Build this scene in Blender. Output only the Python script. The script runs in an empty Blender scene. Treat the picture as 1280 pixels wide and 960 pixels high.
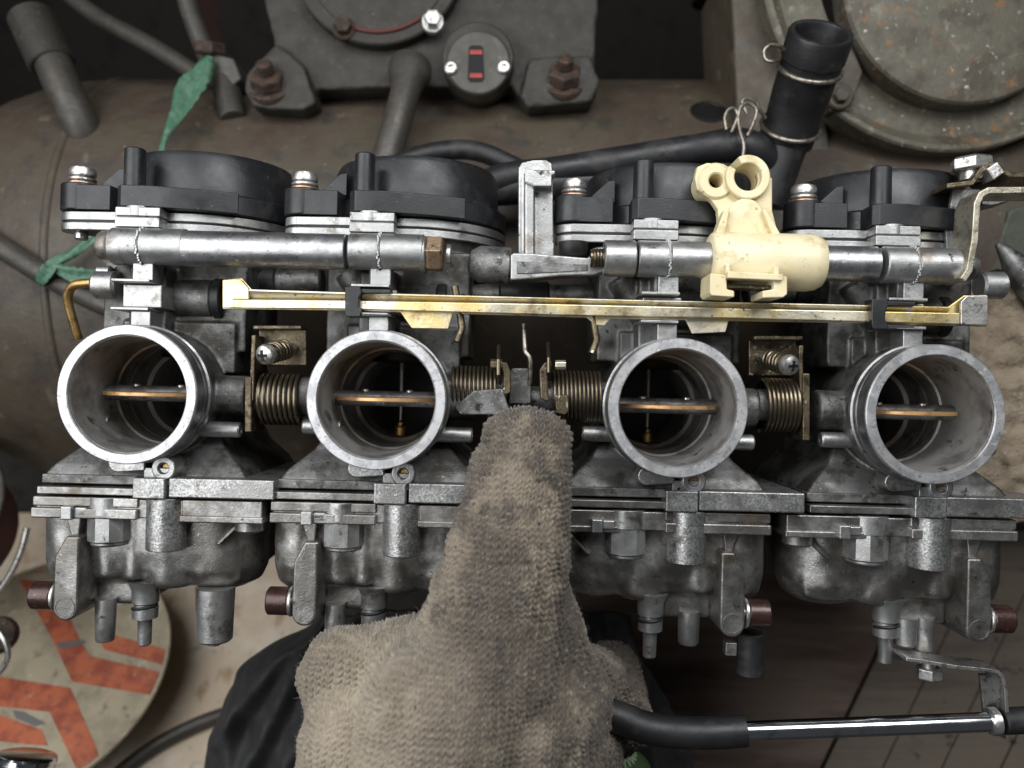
import bpy, bmesh, math, random
import numpy as np
from mathutils import Vector, Matrix, noise
random.seed(7)
C = bpy.context.scene.collection
sc = bpy.context.scene
S = 0.00026            # metres per unit: all sizes below are in units of 0.26 mm
D = 1005.0             # camera distance from the front of the intake mouths
TILT = Matrix.Rotation(math.radians(45), 4, 'X')     # the workpiece leans: its "up" is half way towards the viewer

# ---------------------------------------------------------------- camera, world, lights
cam_d = bpy.data.cameras.new('camera'); cam = bpy.data.objects.new('camera', cam_d); C.objects.link(cam)
cam_d.sensor_width = 36; cam_d.lens = 36*D/1280
cam_d.clip_start = 0.01; cam_d.clip_end = 20
cam.matrix_world = TILT @ Matrix.Translation((0, 0, D*S))
cam_d.dof.use_dof = True; cam_d.dof.focus_distance = (D+70)*S; cam_d.dof.aperture_fstop = 7.5
sc.camera = cam
world = bpy.data.worlds.new('World'); sc.world = world; world.use_nodes = True
bg = world.node_tree.nodes['Background']; bg.inputs[0].default_value = (0.93, 0.97, 1.0, 1); bg.inputs[1].default_value = 0.047

def area(name, loc, target, size, power, col=(1, 1, 1)):
    l = bpy.data.lights.new(name, 'AREA'); l.shape = 'RECTANGLE'; l.size = size[0]*S; l.size_y = size[1]*S
    l.energy = power; l.color = col
    o = bpy.data.objects.new(name, l); C.objects.link(o)
    q = (Vector(target)-Vector(loc)).to_track_quat('-Z', 'Y')
    o.matrix_world = TILT @ Matrix.Translation(Vector(loc)*S) @ q.to_matrix().to_4x4()
    return o
k1 = area('daylight_opening', (-1330, 520, 1500), (-60, -60, -60), (2300, 2100), 3.5, (0.97, 0.985, 1.0)); k1.data.spread = math.radians(165)
k2 = area('daylight_overhead', (650, 1250, 1400), (200, -60, -60), (1700, 900), 1.25, (0.97, 0.985, 1.0)); k2.data.spread = math.radians(120)
sc.view_settings.view_transform = 'Standard'; sc.view_settings.look = 'None'
sc.view_settings.exposure = 0.0; sc.view_settings.gamma = 1.0
sc.render.engine = 'CYCLES'
try:
    sc.cycles.use_denoising = True; sc.cycles.max_bounces = 8
except Exception: pass

# ---------------------------------------------------------------- placing
def W(px, py, d):                       # a measured direction at a measured depth d behind the mouth plane
    k = D/(D+d); return Vector(((px-640)/k, (480-py)/k, -d))
TZ = math.radians(-1.4)
RZI = Matrix.Rotation(-TZ, 3, 'Z')
def LOCAL(ring):
    r = Vector((ring[0]-640, 480-ring[1], 0))
    return lambda px, py, d: RZI @ (W(px, py, d)-r)
ORG = {}
def thing(name, label, cat, origin=(0, 0, 0), group=None, rz=0.0, local=False):
    o = bpy.data.objects.new(name, None); C.objects.link(o); o.empty_display_size = 0.005
    o.matrix_world = TILT @ Matrix.Translation(Vector(origin)*S) @ Matrix.Rotation(rz, 4, 'Z')
    o['label'] = label; o['category'] = cat
    if group: o['group'] = group
    ORG[o] = Vector((0, 0, 0)) if local else Vector(origin)
    return o
def tag(o, label=None, cat=None, group=None, kind=None):
    for k, v in (('label', label), ('category', cat), ('group', group), ('kind', kind)):
        if v: o[k] = v
    return o
def link_mesh(me, name, material, parent, origin):
    o = bpy.data.objects.new(name, me); C.objects.link(o)
    if material: me.materials.append(material)
    if parent is not None:
        o.parent = parent; ORG[o] = ORG[parent]
    else:
        o.matrix_world = TILT @ Matrix.Translation(Vector(origin)*S); ORG[o] = Vector(origin)
    return o
def copy_tree(o, parent=None):
    c = o.copy(); C.objects.link(c); ORG[c] = ORG[o]
    if parent is not None: c.parent = parent; c.matrix_parent_inverse = Matrix.Identity(4)
    for ch in list(o.children): copy_tree(ch, c)
    return c

# ---------------------------------------------------------------- shapes
def frame_of(d):
    d = Vector(d).normalized()
    a = Vector((0, 0, 1)) if abs(d.z) < .9 else Vector((0, 1, 0))
    u = d.cross(a).normalized(); return d, u, d.cross(u).normalized()
class MB:
    def __init__(s): s.v = []; s.f = []
    def add(s, vs, fs):
        n = len(s.v); s.v += [tuple(p) for p in vs]; s.f += [tuple(i+n for i in f) for f in fs]; return s
    def box(s, x0, x1, y0, y1, z0, z1, rot=None, c=None):
        vs = [Vector((x, y, z)) for x in (x0, x1) for y in (y0, y1) for z in (z0, z1)]
        if rot is not None:
            c = Vector(c if c else ((x0+x1)/2, (y0+y1)/2, (z0+z1)/2)); vs = [rot@(p-c)+c for p in vs]
        return s.add(vs, [(0,1,3,2), (4,6,7,5), (0,4,5,1), (2,3,7,6), (0,2,6,4), (1,5,7,3)])
    def lathe(s, prof, origin, axis=(0, 1, 0), n=48, closed=False, a0=0.0):
        d, u, w = frame_of(axis); O = Vector(origin); vs = []; fs = []
        for r, h in prof:
            for i in range(n):
                t = 2*math.pi*i/n+a0; vs.append(O+d*h+u*(r*math.cos(t))+w*(r*math.sin(t)))
        m = len(prof)
        for j in range(m if closed else m-1):
            k = (j+1) % m
            for i in range(n):
                fs.append((j*n+i, j*n+(i+1) % n, k*n+(i+1) % n, k*n+i))
        if not closed:
            fs.append(tuple(range(n-1, -1, -1))); fs.append(tuple((m-1)*n+i for i in range(n)))
        return s.add(vs, fs)
    def cyl(s, p0, p1, r0, r1=None, n=32, ch=0.0):
        p0 = Vector(p0); p1 = Vector(p1); L = (p1-p0).length; r1 = r0 if r1 is None else r1
        pr = [(r0, 0), (r1, L)] if not ch else [(r0-ch, 0), (r0, ch), (r1, L-ch), (r1-ch, L)]
        return s.lathe(pr, p0, p1-p0, n)
    def prism(s, pts, z0, z1, fn=None):
        n = len(pts); fn = fn or (lambda x, y, z: (x, y, z))
        vs = [fn(p[0], p[1], z0) for p in pts]+[fn(p[0], p[1], z1) for p in pts]
        return s.add(vs, [tuple(range(n-1, -1, -1)), tuple(range(n, 2*n))]+[(i, (i+1) % n, n+(i+1) % n, n+i) for i in range(n)])
    def tube(s, pts, r, n=12, close=False, flat=None):
        pts = [Vector(p) for p in pts]; m = len(pts); rs = r if isinstance(r, (list, tuple)) else [r]*m
        vs = []; fs = []; prev = None
        for i, p in enumerate(pts):
            t = (pts[(i+1) % m]-pts[i-1]) if close else (pts[min(i+1, m-1)]-pts[max(i-1, 0)])
            t.normalize()
            if prev is None: _, u, _w = frame_of(t)
            else: u = (prev-t*prev.dot(t)).normalized()
            prev = u; w = t.cross(u)
            for k in range(n):
                a = 2*math.pi*k/n
                vs.append(p+u*(rs[i]*math.cos(a))+w*(rs[i]*math.sin(a)*(flat or 1)))
        for i in range(m if close else m-1):
            j = (i+1) % m
            for k in range(n): fs.append((i*n+k, i*n+(k+1) % n, j*n+(k+1) % n, j*n+k))
        if not close: fs += [tuple(range(n-1, -1, -1)), tuple((m-1)*n+k for k in range(n))]
        return s.add(vs, fs)
    def coil(s, p0, p1, R, r, turns, n=8, per=24):
        p0 = Vector(p0); p1 = Vector(p1); d, u, w = frame_of(p1-p0); N = int(turns*per)
        return s.tube([p0+(p1-p0)*(i/N)+u*(R*math.cos(2*math.pi*i/per))+w*(R*math.sin(2*math.pi*i/per)) for i in range(N+1)], r, n)
    def hexa(s, c, axis, r, h, ch=2, a0=0.0):
        return s.lathe([(r-ch, 0), (r, ch), (r, h-ch), (r-ch, h)], c, axis, 6, a0=a0)
    def strip(s, pts, z0, z1, t):      # a bent flat bar: centre line in x,y given thickness t, wide from z0 to z1
        pts = [Vector((p[0], p[1])) for p in pts]; L = []; Rr = []
        for i, p in enumerate(pts):
            a = pts[max(i-1, 0)]; b = pts[min(i+1, len(pts)-1)]; q = (b-a).normalized(); nn = Vector((-q.y, q.x))
            L.append(p+nn*t/2); Rr.append(p-nn*t/2)
        return s.prism([tuple(q) for q in Rr+L[::-1]], z0, z1)
    def mesh(s, name, org):
        me = bpy.data.meshes.new(name)
        me.from_pydata([((p[0]-org[0])*S, (p[1]-org[1])*S, (p[2]-org[2])*S) for p in s.v], [], s.f)
        bm = bmesh.new(); bm.from_mesh(me); bmesh.ops.recalc_face_normals(bm, faces=bm.faces); bm.to_mesh(me); bm.free()
        return me
    def build(s, name, material, parent=None, bevel=0.0, seg=2, ang=38, origin=(0, 0, 0)):
        org = ORG[parent] if parent is not None else Vector(origin)
        me = s.mesh(name, org)
        me.polygons.foreach_set('use_smooth', [True]*len(me.polygons)); me.set_sharp_from_angle(angle=math.radians(ang))
        o = link_mesh(me, name, material, parent, origin)
        if bevel:
            b = o.modifiers.new('bevel', 'BEVEL'); b.width = bevel*S; b.segments = seg; b.limit_method = 'ANGLE'
            b.angle_limit = math.radians(40); b.harden_normals = True
        return o
    def cast(s, name, material, parent=None, voxel=2.0, smooth=4, origin=(0, 0, 0), wobble=0.0, cut=None):
        """fuse the pieces into one casting with rounded corners and fillets"""
        org = ORG[parent] if parent is not None else Vector(origin)
        me = bpy.data.meshes.new('raw'); me.from_pydata(s.v, [], s.f)
        bm = bmesh.new(); bm.from_mesh(me); bmesh.ops.recalc_face_normals(bm, faces=bm.faces); bm.to_mesh(me); bm.free()
        t = bpy.data.objects.new('raw', me); C.objects.link(t)
        r = t.modifiers.new('r', 'REMESH'); r.mode = 'VOXEL'; r.voxel_size = voxel; r.use_smooth_shade = True
        q = t.modifiers.new('s', 'SMOOTH'); q.factor = .5; q.iterations = smooth
        if cut is not None:
            cme = bpy.data.meshes.new('cut'); cme.from_pydata(cut.v, [], cut.f)
            bm = bmesh.new(); bm.from_mesh(cme); bmesh.ops.recalc_face_normals(bm, faces=bm.faces); bm.to_mesh(cme); bm.free()
            ct = bpy.data.objects.new('cut', cme); C.objects.link(ct)
            bo = t.modifiers.new('b', 'BOOLEAN'); bo.operation = 'DIFFERENCE'; bo.object = ct; bo.solver = 'FAST'
        dg = bpy.context.evaluated_depsgraph_get()
        out = bpy.data.meshes.new_from_object(t.evaluated_get(dg)); bpy.data.objects.remove(t); bpy.data.meshes.remove(me)
        if cut is not None: bpy.data.objects.remove(ct); bpy.data.meshes.remove(cme)
        co = np.empty(len(out.vertices)*3, 'f'); out.vertices.foreach_get('co', co); co = co.reshape(-1, 3)
        if wobble:
            co += np.array([noise.noise_vector(Vector(p)/26) for p in co.tolist()], 'f')*wobble
        co = (co-np.array(org, 'f'))*S; out.vertices.foreach_set('co', co.ravel().astype('f')); out.update()
        out.polygons.foreach_set('use_smooth', [True]*len(out.polygons)); out.name = name
        out.materials.clear()
        return link_mesh(out, name, material, parent, origin)
def arc(cx, cy, r, a0, a1, n=12):
    return [(cx+r*math.cos(math.radians(a0+(a1-a0)*i/n)), cy+r*math.sin(math.radians(a0+(a1-a0)*i/n))) for i in range(n+1)]
def smooth_path(pts, k=6):
    P = [Vector(p) for p in pts]; out = []
    for i in range(len(P)-1):
        a = P[max(i-1, 0)]; b = P[i]; c = P[i+1]; d = P[min(i+2, len(P)-1)]
        for j in range(k):
            t = j/k; out.append(.5*((2*b)+(c-a)*t+(2*a-5*b+4*c-d)*t*t+(3*b-a-3*c+d)*t**3))
    return out+[P[-1]]

# ---------------------------------------------------------------- materials
def mat(name, col, rough=.5, metal=0.0, stains=(), bump=(), rvar=0.0, coat=0.0, aniso=None, sheen=0.0, spec=.5):
    """col: base colour; stains: (colour, size, lo, hi, detail[, stretch]); bump: (size, height) in units"""
    m = bpy.data.materials.new(name); m.use_nodes = True; nt = m.node_tree; N = nt.nodes; L = nt.links
    b = N['Principled BSDF']
    geo = N.new('ShaderNodeNewGeometry'); vm = N.new('ShaderNodeVectorMath'); vm.operation = 'SCALE'; vm.inputs['Scale'].default_value = 1/S
    L.new(geo.outputs['Position'], vm.inputs[0])
    def nz(size, detail=3, stretch=None, rough=.6, off=0.0):
        n = N.new('ShaderNodeTexNoise'); n.inputs['Scale'].default_value = 1.0/size; n.inputs['Detail'].default_value = detail; n.inputs['Roughness'].default_value = rough
        mp = N.new('ShaderNodeMapping'); mp.inputs['Location'].default_value = (off, off*1.7, off*.6)
        if stretch: mp.inputs['Scale'].default_value = stretch
        L.new(vm.outputs[0], mp.inputs[0]); L.new(mp.outputs[0], n.inputs['Vector']); return n
    rgb = N.new('ShaderNodeRGB'); rgb.outputs[0].default_value = (*col, 1); cur = rgb.outputs[0]
    rsum = None
    for i, st in enumerate(stains):
        c, size, lo, hi, det = st[:5]
        n = nz(size, det, st[5] if len(st) > 5 else None, off=i*131.7+len(name)*17)
        mr = N.new('ShaderNodeMapRange'); mr.inputs[1].default_value = lo; mr.inputs[2].default_value = hi; mr.interpolation_type = 'SMOOTHSTEP'
        L.new(n.outputs['Fac'], mr.inputs[0])
        mx = N.new('ShaderNodeMix'); mx.data_type = 'RGBA'; L.new(mr.outputs[0], mx.inputs[0]); L.new(cur, mx.inputs[6]); mx.inputs[7].default_value = (*c, 1); cur = mx.outputs[2]
    L.new(cur, b.inputs['Base Color'])
    b.inputs['Metallic'].default_value = metal; b.inputs['Roughness'].default_value = rough; b.inputs['Specular IOR Level'].default_value = spec
    if rvar:
        n = nz(34, 5, off=55); mr = N.new('ShaderNodeMapRange'); mr.inputs[1].default_value = .3; mr.inputs[2].default_value = .7
        mr.inputs[3].default_value = max(.05, rough-rvar); mr.inputs[4].default_value = min(1, rough+rvar); L.new(n.outputs['Fac'], mr.inputs[0]); L.new(mr.outputs[0], b.inputs['Roughness'])
    if coat: b.inputs['Coat Weight'].default_value = coat; b.inputs['Coat Roughness'].default_value = .15
    if sheen: b.inputs['Sheen Weight'].default_value = sheen; b.inputs['Sheen Roughness'].default_value = .6
    nrm = None
    for bp in bump:
        size, h = bp[:2]
        n = nz(size, 3, bp[2] if len(bp) > 2 else None, off=9)
        bn = N.new('ShaderNodeBump'); bn.inputs['Strength'].default_value = 1.0; bn.inputs['Distance'].default_value = h*S
        L.new(n.outputs['Fac'], bn.inputs['Height'])
        if nrm: L.new(nrm, bn.inputs['Normal'])
        nrm = bn.outputs[0]
    if nrm: L.new(nrm, b.inputs['Normal'])
    return m
GRIME = (.035, .03, .024)
m_cast = mat('cast_aluminium', (.45, .45, .445), .42, .88, [((.38, .38, .375), 5, .45, .62, 4), ((.36, .36, .355), 55, .42, .60, 4), ((.16, .145, .125), 30, .54, .72, 6), ((.24, .19, .14), 60, .60, .78, 5), (GRIME, 17, .62, .74, 6), ((.66, .66, .66), 5, .66, .74, 3)], [(2.4, .28), (60, 1.0)], .12)
m_grain = mat('sand_cast_skin', (.48, .48, .475), .40, .9, [((.27, .27, .265), 3.4, .44, .58, 3), ((.30, .295, .285), 40, .45, .62, 5), ((.13, .115, .095), 26, .58, .72, 6), ((.62, .62, .61), 3.6, .62, .72, 2)], [(2.6, .34), (60, .6)], .1)
m_cast_dark = mat('dirty_cast_aluminium', (.22, .22, .215), .5, .75, [((.10, .097, .09), 30, .42, .62, 6), (GRIME, 16, .54, .70, 6), ((.36, .36, .36), 5, .62, .72, 3)], [(2.4, .5), (50, 1.0)], .12)
m_body = mat('grimy_body_casting', (.17, .17, .165), .5, .7, [((.06, .057, .05), 44, .40, .60, 6), ((.02, .019, .017), 12, .60, .70, 6), ((.26, .26, .255), 6, .66, .76, 3)], [(2.4, .5), (50, 1.0)], .12)  # base darkened to carry the shade deep between the mouths; grime blotches on top
m_bowl = mat('bowl_aluminium', (.385, .38, .37), .40, .9, [((.30, .292, .28), 6, .45, .62, 5), ((.20, .19, .175), 55, .40, .58, 6), ((.10, .09, .076), 24, .60, .76, 7), ((.14, .118, .095), 40, .56, .74, 6), ((.235, .185, .135), 75, .56, .76, 5), (GRIME, 11, .64, .74, 5), ((.58, .58, .57), 5, .67, .74, 3)], [(2.4, .3), (45, .8)], .12)
m_mach = mat('machined_aluminium', (.49, .49, .495), .37, .95, [((.36, .36, .37), 17, .42, .60, 6), ((.24, .24, .24), 6, .57, .68, 6), ((.80, .80, .80), 9, .62, .72, 3)], [(2.5, .18), (40, .3)], .08)
m_face = mat('machined_face', (.60, .60, .605), .48, .92, [((.44, .44, .45), 17, .42, .60, 6), ((.30, .30, .30), 6, .57, .68, 6), ((.74, .74, .74), 9, .62, .72, 3)], [(2.5, .18)], .06)
m_bore = mat('bore_aluminium', (.46, .455, .44), .52, .75, [((.22, .215, .205), 50, .42, .66, 5), ((.10, .088, .075), 30, .58, .72, 6), ((.42, .42, .41), 14, .62, .72, 4)], [(3, .3)], .08)
m_black = mat('black_plastic', (.012, .0125, .014), .40, 0, [((.03, .03, .031), 40, .50, .68, 6), ((.06, .058, .055), 9, .64, .73, 5), ((.10, .098, .095), 3, .70, .75, 3)], [(2.6, .18)], .1)
m_rubber = mat('black_rubber', (.012, .012, .013), .5, 0, [((.03, .029, .028), 40, .52, .68, 5)], [(5, .3), (60, 1)], .12)
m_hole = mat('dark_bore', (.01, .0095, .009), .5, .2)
m_yellow = mat('yellow_zinc', (.80, .64, .29), .36, .88, [((.80, .74, .58), 120, .45, .6, 3), ((.36, .27, .14), 40, .52, .70, 6), ((.10, .075, .045), 5, .62, .70, 5), ((.72, .72, .70), 60, .6, .7, 4)], [(4, .25)], .1)
m_yellow_dirty = mat('dirty_yellow_zinc', (.165, .135, .085), .42, .85, [((.10, .078, .05), 20, .38, .60, 6), ((.04, .032, .024), 12, .54, .68, 5), ((.55, .50, .40), 7, .62, .7, 4)], [(3, .5)], .1)
m_brass = mat('aged_brass', (.50, .33, .13), .38, .9, [((.26, .15, .06), 18, .45, .65, 5)], [(4, .3)], .1)
m_bronze = mat('throttle_bronze', (.62, .37, .175), .45, .75, [((.36, .20, .10), 14, .5, .66, 4)], [(4, .2)], .08)
m_zinc = mat('zinc_steel', (.60, .59, .57), .34, .9, [((.30, .28, .25), 10, .5, .66, 5), ((.12, .09, .06), 7, .62, .7, 5)], [(3, .3)], .1)
m_wire = mat('dull_wire', (.32, .29, .25), .4, .85, [((.16, .13, .10), 8, .45, .65, 5)])
m_copper = mat('copper_washer', (.50, .30, .20), .38, .9, [((.5, .48, .45), 8, .5, .6, 3)], [(3, .3)])
m_nut = mat('tarnished_nut', (.42, .30, .20), .42, .85, [((.20, .13, .09), 12, .48, .64, 5), ((.6, .5, .4), 8, .62, .7, 4)], [(3, .5)], .1)
m_spring = mat('spring_steel', (.17, .142, .10), .32, .92, [((.16, .12, .08), 9, .48, .64, 5)], [(4, .2)])
m_maroon = mat('sealed_bolt', (.055, .026, .021), .32, .45, [((.035, .018, .015), 8, .48, .64, 5), ((.22, .17, .15), 6, .66, .74, 4)], [(3, .5)], .1, coat=.3)
m_chrome = mat('chrome', (.72, .75, .79), .14, 1.0, [((.5, .52, .55), 30, .55, .7, 4)], [(50, .2)], .04)
m_cream = mat('cream_nylon', (.70, .605, .375), .42, 0, [((.72, .65, .44), 60, .46, .62, 4), ((.58, .47, .26), 26, .56, .70, 6), ((.30, .23, .12), 12, .64, .73, 6), ((.14, .10, .055), 4, .69, .74, 3)], [(4, .25), (30, .4)], .08)
m_cream.node_tree.nodes['Principled BSDF'].inputs['Subsurface Weight'].default_value = .15
m_cream.node_tree.nodes['Principled BSDF'].inputs['Subsurface Radius'].default_value = (.002, .0015, .0008)
m_tank = mat('tank_paint', (.070, .055, .037), .58, .0, [((.058, .040, .029), 170, .45, .62, 6), ((.12, .105, .08), 45, .60, .74, 6), ((.042, .037, .03), 70, .52, .68, 6), ((.26, .24, .2), 8, .70, .75, 4), ((.13, .06, .03), 16, .68, .74, 6)], [(14, 1.0), (60, 1.5)], .12)
m_iron = mat('painted_iron', (.032, .029, .023), .62, .1, [((.032, .027, .021), 80, .45, .62, 6), ((.052, .049, .04), 20, .58, .72, 6), ((.075, .04, .024), 22, .66, .73, 6), ((.25, .24, .21), 6, .72, .76, 3)], [(6, 1.2), (30, 1.6)], .1)
m_drumgreen = mat('green_grey_paint', (.118, .108, .080), .6, .1, [((.080, .068, .050), 60, .45, .62, 6), ((.19, .17, .13), 24, .56, .70, 6), ((.22, .12, .055), 34, .57, .69, 7), ((.50, .47, .40), 12, .645, .70, 6), ((.42, .40, .34), 4, .68, .73, 4), ((.09, .06, .04), 12, .65, .72, 6)], [(9, 1.2), (50, 1.2)], .1)
m_rust = mat('rusty_bolt', (.075, .046, .032), .75, .2, [((.035, .026, .02), 14, .42, .60, 6), ((.16, .14, .115), 10, .62, .72, 5), ((.13, .06, .03), 16, .6, .7, 5)], [(4, 1.4)], .1)
m_pipe = mat('grey_pipe', (.062, .057, .048), .5, .3, [((.08, .07, .06), 30, .48, .66, 6), ((.11, .10, .088), 12, .60, .72, 6), ((.12, .05, .03), 18, .68, .73, 5)], [(6, .8)], .12)
m_green = mat('green_tape', (.06, .145, .09), .5, 0, [((.11, .21, .14), 26, .5, .66, 5), ((.04, .11, .07), 14, .56, .7, 5)], [(7, 1.0), (24, 2)], .1)
m_red = mat('red_gasket', (.11, .026, .018), .6)
m_redlit = mat('red_line_print', (.42, .04, .025), .5)
m_glass = mat('sight_window', (.008, .008, .008), .5, spec=.2)
m_neck = mat('turned_neck', (.30, .30, .30), .4, .9, [((.16, .16, .16), 26, .45, .65, 5), (GRIME, 12, .63, .72, 5)], [(3, .25)], .1)  # darker than the face: the dark surroundings it mirrors are put into the colour
# ---------------------------------------------------------------- four carburettors
RINGS = [(158, 493), (470, 500), (848, 510), (1170, 518)]
LABELS = ['grey cast carburettor at the left end, with bent brass pipe beside its black cover',
          'grey cast carburettor just left of the gloved finger, brown bolt behind the glove',
          'grey cast carburettor just right of the gloved finger, below the cream plastic fitting',
          'grey cast carburettor at the right end, above the bracket holding the chrome cable tube']
LA = LOCAL(RINGS[0]); LB = LOCAL(RINGS[2])
def ring_pos(i): return (RINGS[i][0]-640, 480-RINGS[i][1], 0)
root = thing('carburettor', LABELS[0], 'carburettor', ring_pos(0), 'carburettors bolted side by side in one bank', TZ, local=True)
# mouth: a turned tube, front face at z = 0
b = MB(); b.lathe([(74.2, -1.6), (75.4, 0), (86.3, 0), (87.6, -1.4), (87.8, -5), (74, -5)], (0, 0, 0), (0, 0, 1), 112, closed=True)
mouth = b.build('intake_mouth', m_face, root, ang=20)
b = MB(); b.lathe([(73.8, -4.8), (87.6, -4.8), (87.6, -24), (86.4, -25.5), (86.4, -30), (87.6, -31.5), (87.6, -40), (90, -41.5), (90, -48), (86, -51), (82, -84), (76, -84), (73.8, -40)], (0, 0, 0), (0, 0, 1), 96, closed=True)
b.build('neck', m_neck, root, ang=25)
# bore behind the mouth, with its two steps
b = MB(); b.lathe([(73.6, -5), (72, -60), (71, -118), (68.5, -120), (68, -150), (67, -152), (66, -200), (61, -204), (61, -330), (84, -330), (84, -80), (75.5, -60), (75, -5)], (0, 0, 0), (0, 0, 1), 80, closed=True)
b.build('bore', m_bore, root, ang=25)
b = MB(); b.cyl((0, 0, -331), (0, 0, -338), 62, n=48); b.build('bore_dark_disc', m_hole, root)  # black disc closing the bore, stands in for the darkness seen through it
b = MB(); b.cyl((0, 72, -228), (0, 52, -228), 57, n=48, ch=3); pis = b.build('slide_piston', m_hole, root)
b = MB(); b.cyl((0, 53, -228), (0, -36, -228), 3.6, 3, n=12); b.build('jet_needle', m_cast, pis)
b = MB(); b.cyl((0, -60, -228), (0, -44, -228), 10, n=20, ch=2); b.cyl((0, -44, -228), (0, -39, -228), 6, n=16); b.build('needle_jet', m_brass, root)
# throttle: bronze disc edge-on between two half-round shaft halves
t = MB(); t.cyl((0, -2.8, -93), (0, 2.4, -93), 69, n=64, ch=.8); tp = t.build('throttle_plate', m_bronze, root)
t = MB(); t.cyl((-73, 0, -93), (73, 0, -93), 10.5, n=24); t.build('throttle_shaft', m_cast_dark, tp)
for x in (-30, 30):
    t = MB(); t.cyl((x, 8, -93), (x, 12.5, -93), 5, n=12, ch=.8); t.build('plate_screw', m_zinc, tp)
# body casting
b = MB()
b.cyl((0, 0, -52), (0, 0, -322), 85, 88, n=48)
b.box(-92, 108, 60, 205, -270, -118); b.cyl((18, 180, -228), (18, 226, -228), 110, 132, n=48)
b.box(-60, 96, 30, 100, -200, -112)
LV = [(-122, 136, -60), (-108, 133, -62), (-96, 124, -68), (-84, 110, -77), (-72, 96, -88), (-50, 84, -100)]
vs = [(sx*w-2, y, z) for y, w, zf in LV for sx, z in ((-1, zf), (1, zf), (1, -300), (-1, -300))]
b.add(vs, [(3, 2, 1, 0), (20, 21, 22, 23)]+[(i*4+k, i*4+(k+1) % 4, i*4+4+(k+1) % 4, i*4+4+k) for i in range(5) for k in range(4)])
b.box(-40, 10, 60, 172, -150, -84); b.box(-24, 2, 150, 196, -110, -60)
b.cyl((-60, 178, -118), (-20, 120, -118), 22, n=20)
for sx in (-1, 1): b.cyl((sx*78, 0, -93), (sx*118, 0, -93), 27, n=32, ch=2)
b.cyl((80, 0, -93), (124, 0, -93), 27, n=32, ch=2)
hole = MB(); hole.cyl((0, 0, -20), (0, 0, -329), 78, n=64)
body = b.cast('body', m_body, root, 2.2, 5, wobble=.6, cut=hole)
# machined square tabs above the mouth
b = MB(); b.box(-20, 7, 149, 172, -104, -50); b.build('upper_tab', m_cast, root, 1.5)
b = MB(); b.box(-43, 7, 146, 149.5, -104, -40); b.build('tab_lip', m_cast, root, .8)
b = MB(); b.box(-38, 14, 114, 145, -110, -62); b.build('tab_block', m_cast, root, 2)
b = MB(); b.box(-43, 6, 109, 112.6, -104, -40); b.build('tab_lip', m_cast, root, .8)
b = MB(); b.box(-20, 6, 84, 108.6, -104, -48); b.build('lower_tab', m_cast, root, 1.5)
# split boss that clamps the spacer rod
b = MB(); b.cyl((-48, 194, -55), (-8.5, 194, -55), 24, n=40, ch=1.5); b.cyl((-6.5, 194, -55), (50, 194, -55), 24, n=40, ch=1.5); b.cyl((-9, 194, -55), (-6, 194, -55), 22.5, n=40)
b.cyl((-8, 170, -75), (-8, 200, -75), 12, n=20)
b.build('rod_boss', m_cast, root, 0, ang=30)
b = MB()
for a in range(0, 360, 9):
    a1 = math.radians(a); r = 23.0+random.random()*1.0; x = -8+random.uniform(-1.4, 1.4)
    b.box(x-1.5, x+1.5, 194+r*math.sin(a1)-2.6, 194+r*math.sin(a1)+2.6, -55+r*math.cos(a1)-2, -55+r*math.cos(a1)+1.5)
b.build('casting_flash', m_cast, root, .8)
# choke plunger housing and its black ring
b = MB(); b.cyl((-4, 134, -126), (62, 134, -126), 27, n=40, ch=2); b.build('choke_housing', m_cast_dark, root, ang=30)
b = MB(); b.cyl((62, 134, -126), (76, 134, -126), 29, n=40, ch=2); b.build('choke_boot', m_rubber, root)
# cover flange in two layers with a groove, lugs for the screw and the post
def cover_outline(R, lug, front):
    c = (18, -228); s_ = (-128, -124); f_ = (-22, -84)
    return c, s_, f_
def flange(y0, y1, R, lug, name, material, bev, w=33):
    b = MB(); b.cyl((18, y0, -228), (18, y1, -228), R, n=96)
    b.cyl((-128, y0, -124), (-128, y1, -124), lug, n=32)
    up = lambda x, z, y: (x, y, z)
    b.prism([(-128-lug*.2, -124+lug), (-128+lug*.6, -124-lug), (-60, -190), (-40, -96), (-70, -96)], y0, y1, up)
    b.prism([(-128, -124+lug), (-70, -124+lug), (-60, -200), (-128, -160)], y0, y1, up)
    return b
b = flange(222, 233, 137, 25, '', 0, 0); fl = b.build('cover_flange', m_cast, root, 1.6)
b = flange(233, 235.5, 133, 22.5, '', 0, 0); b.build('gasket', m_hole, fl)
b = flange(235.5, 247.5, 136, 25, '', 0, 0); b.build('upper_flange', m_cast, fl, 1.4)
b = MB(); b.box(-52, 8, 221, 234.5, -150, -63); b.box(-52, 8, 236, 248.2, -150, -64); b.box(-50, 6, 234, 237, -150, -67); b.cyl((-26, 236, -84), (-26, 251, -84), 21, n=28)
b.build('front_lug', m_cast, fl, 2)
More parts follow.
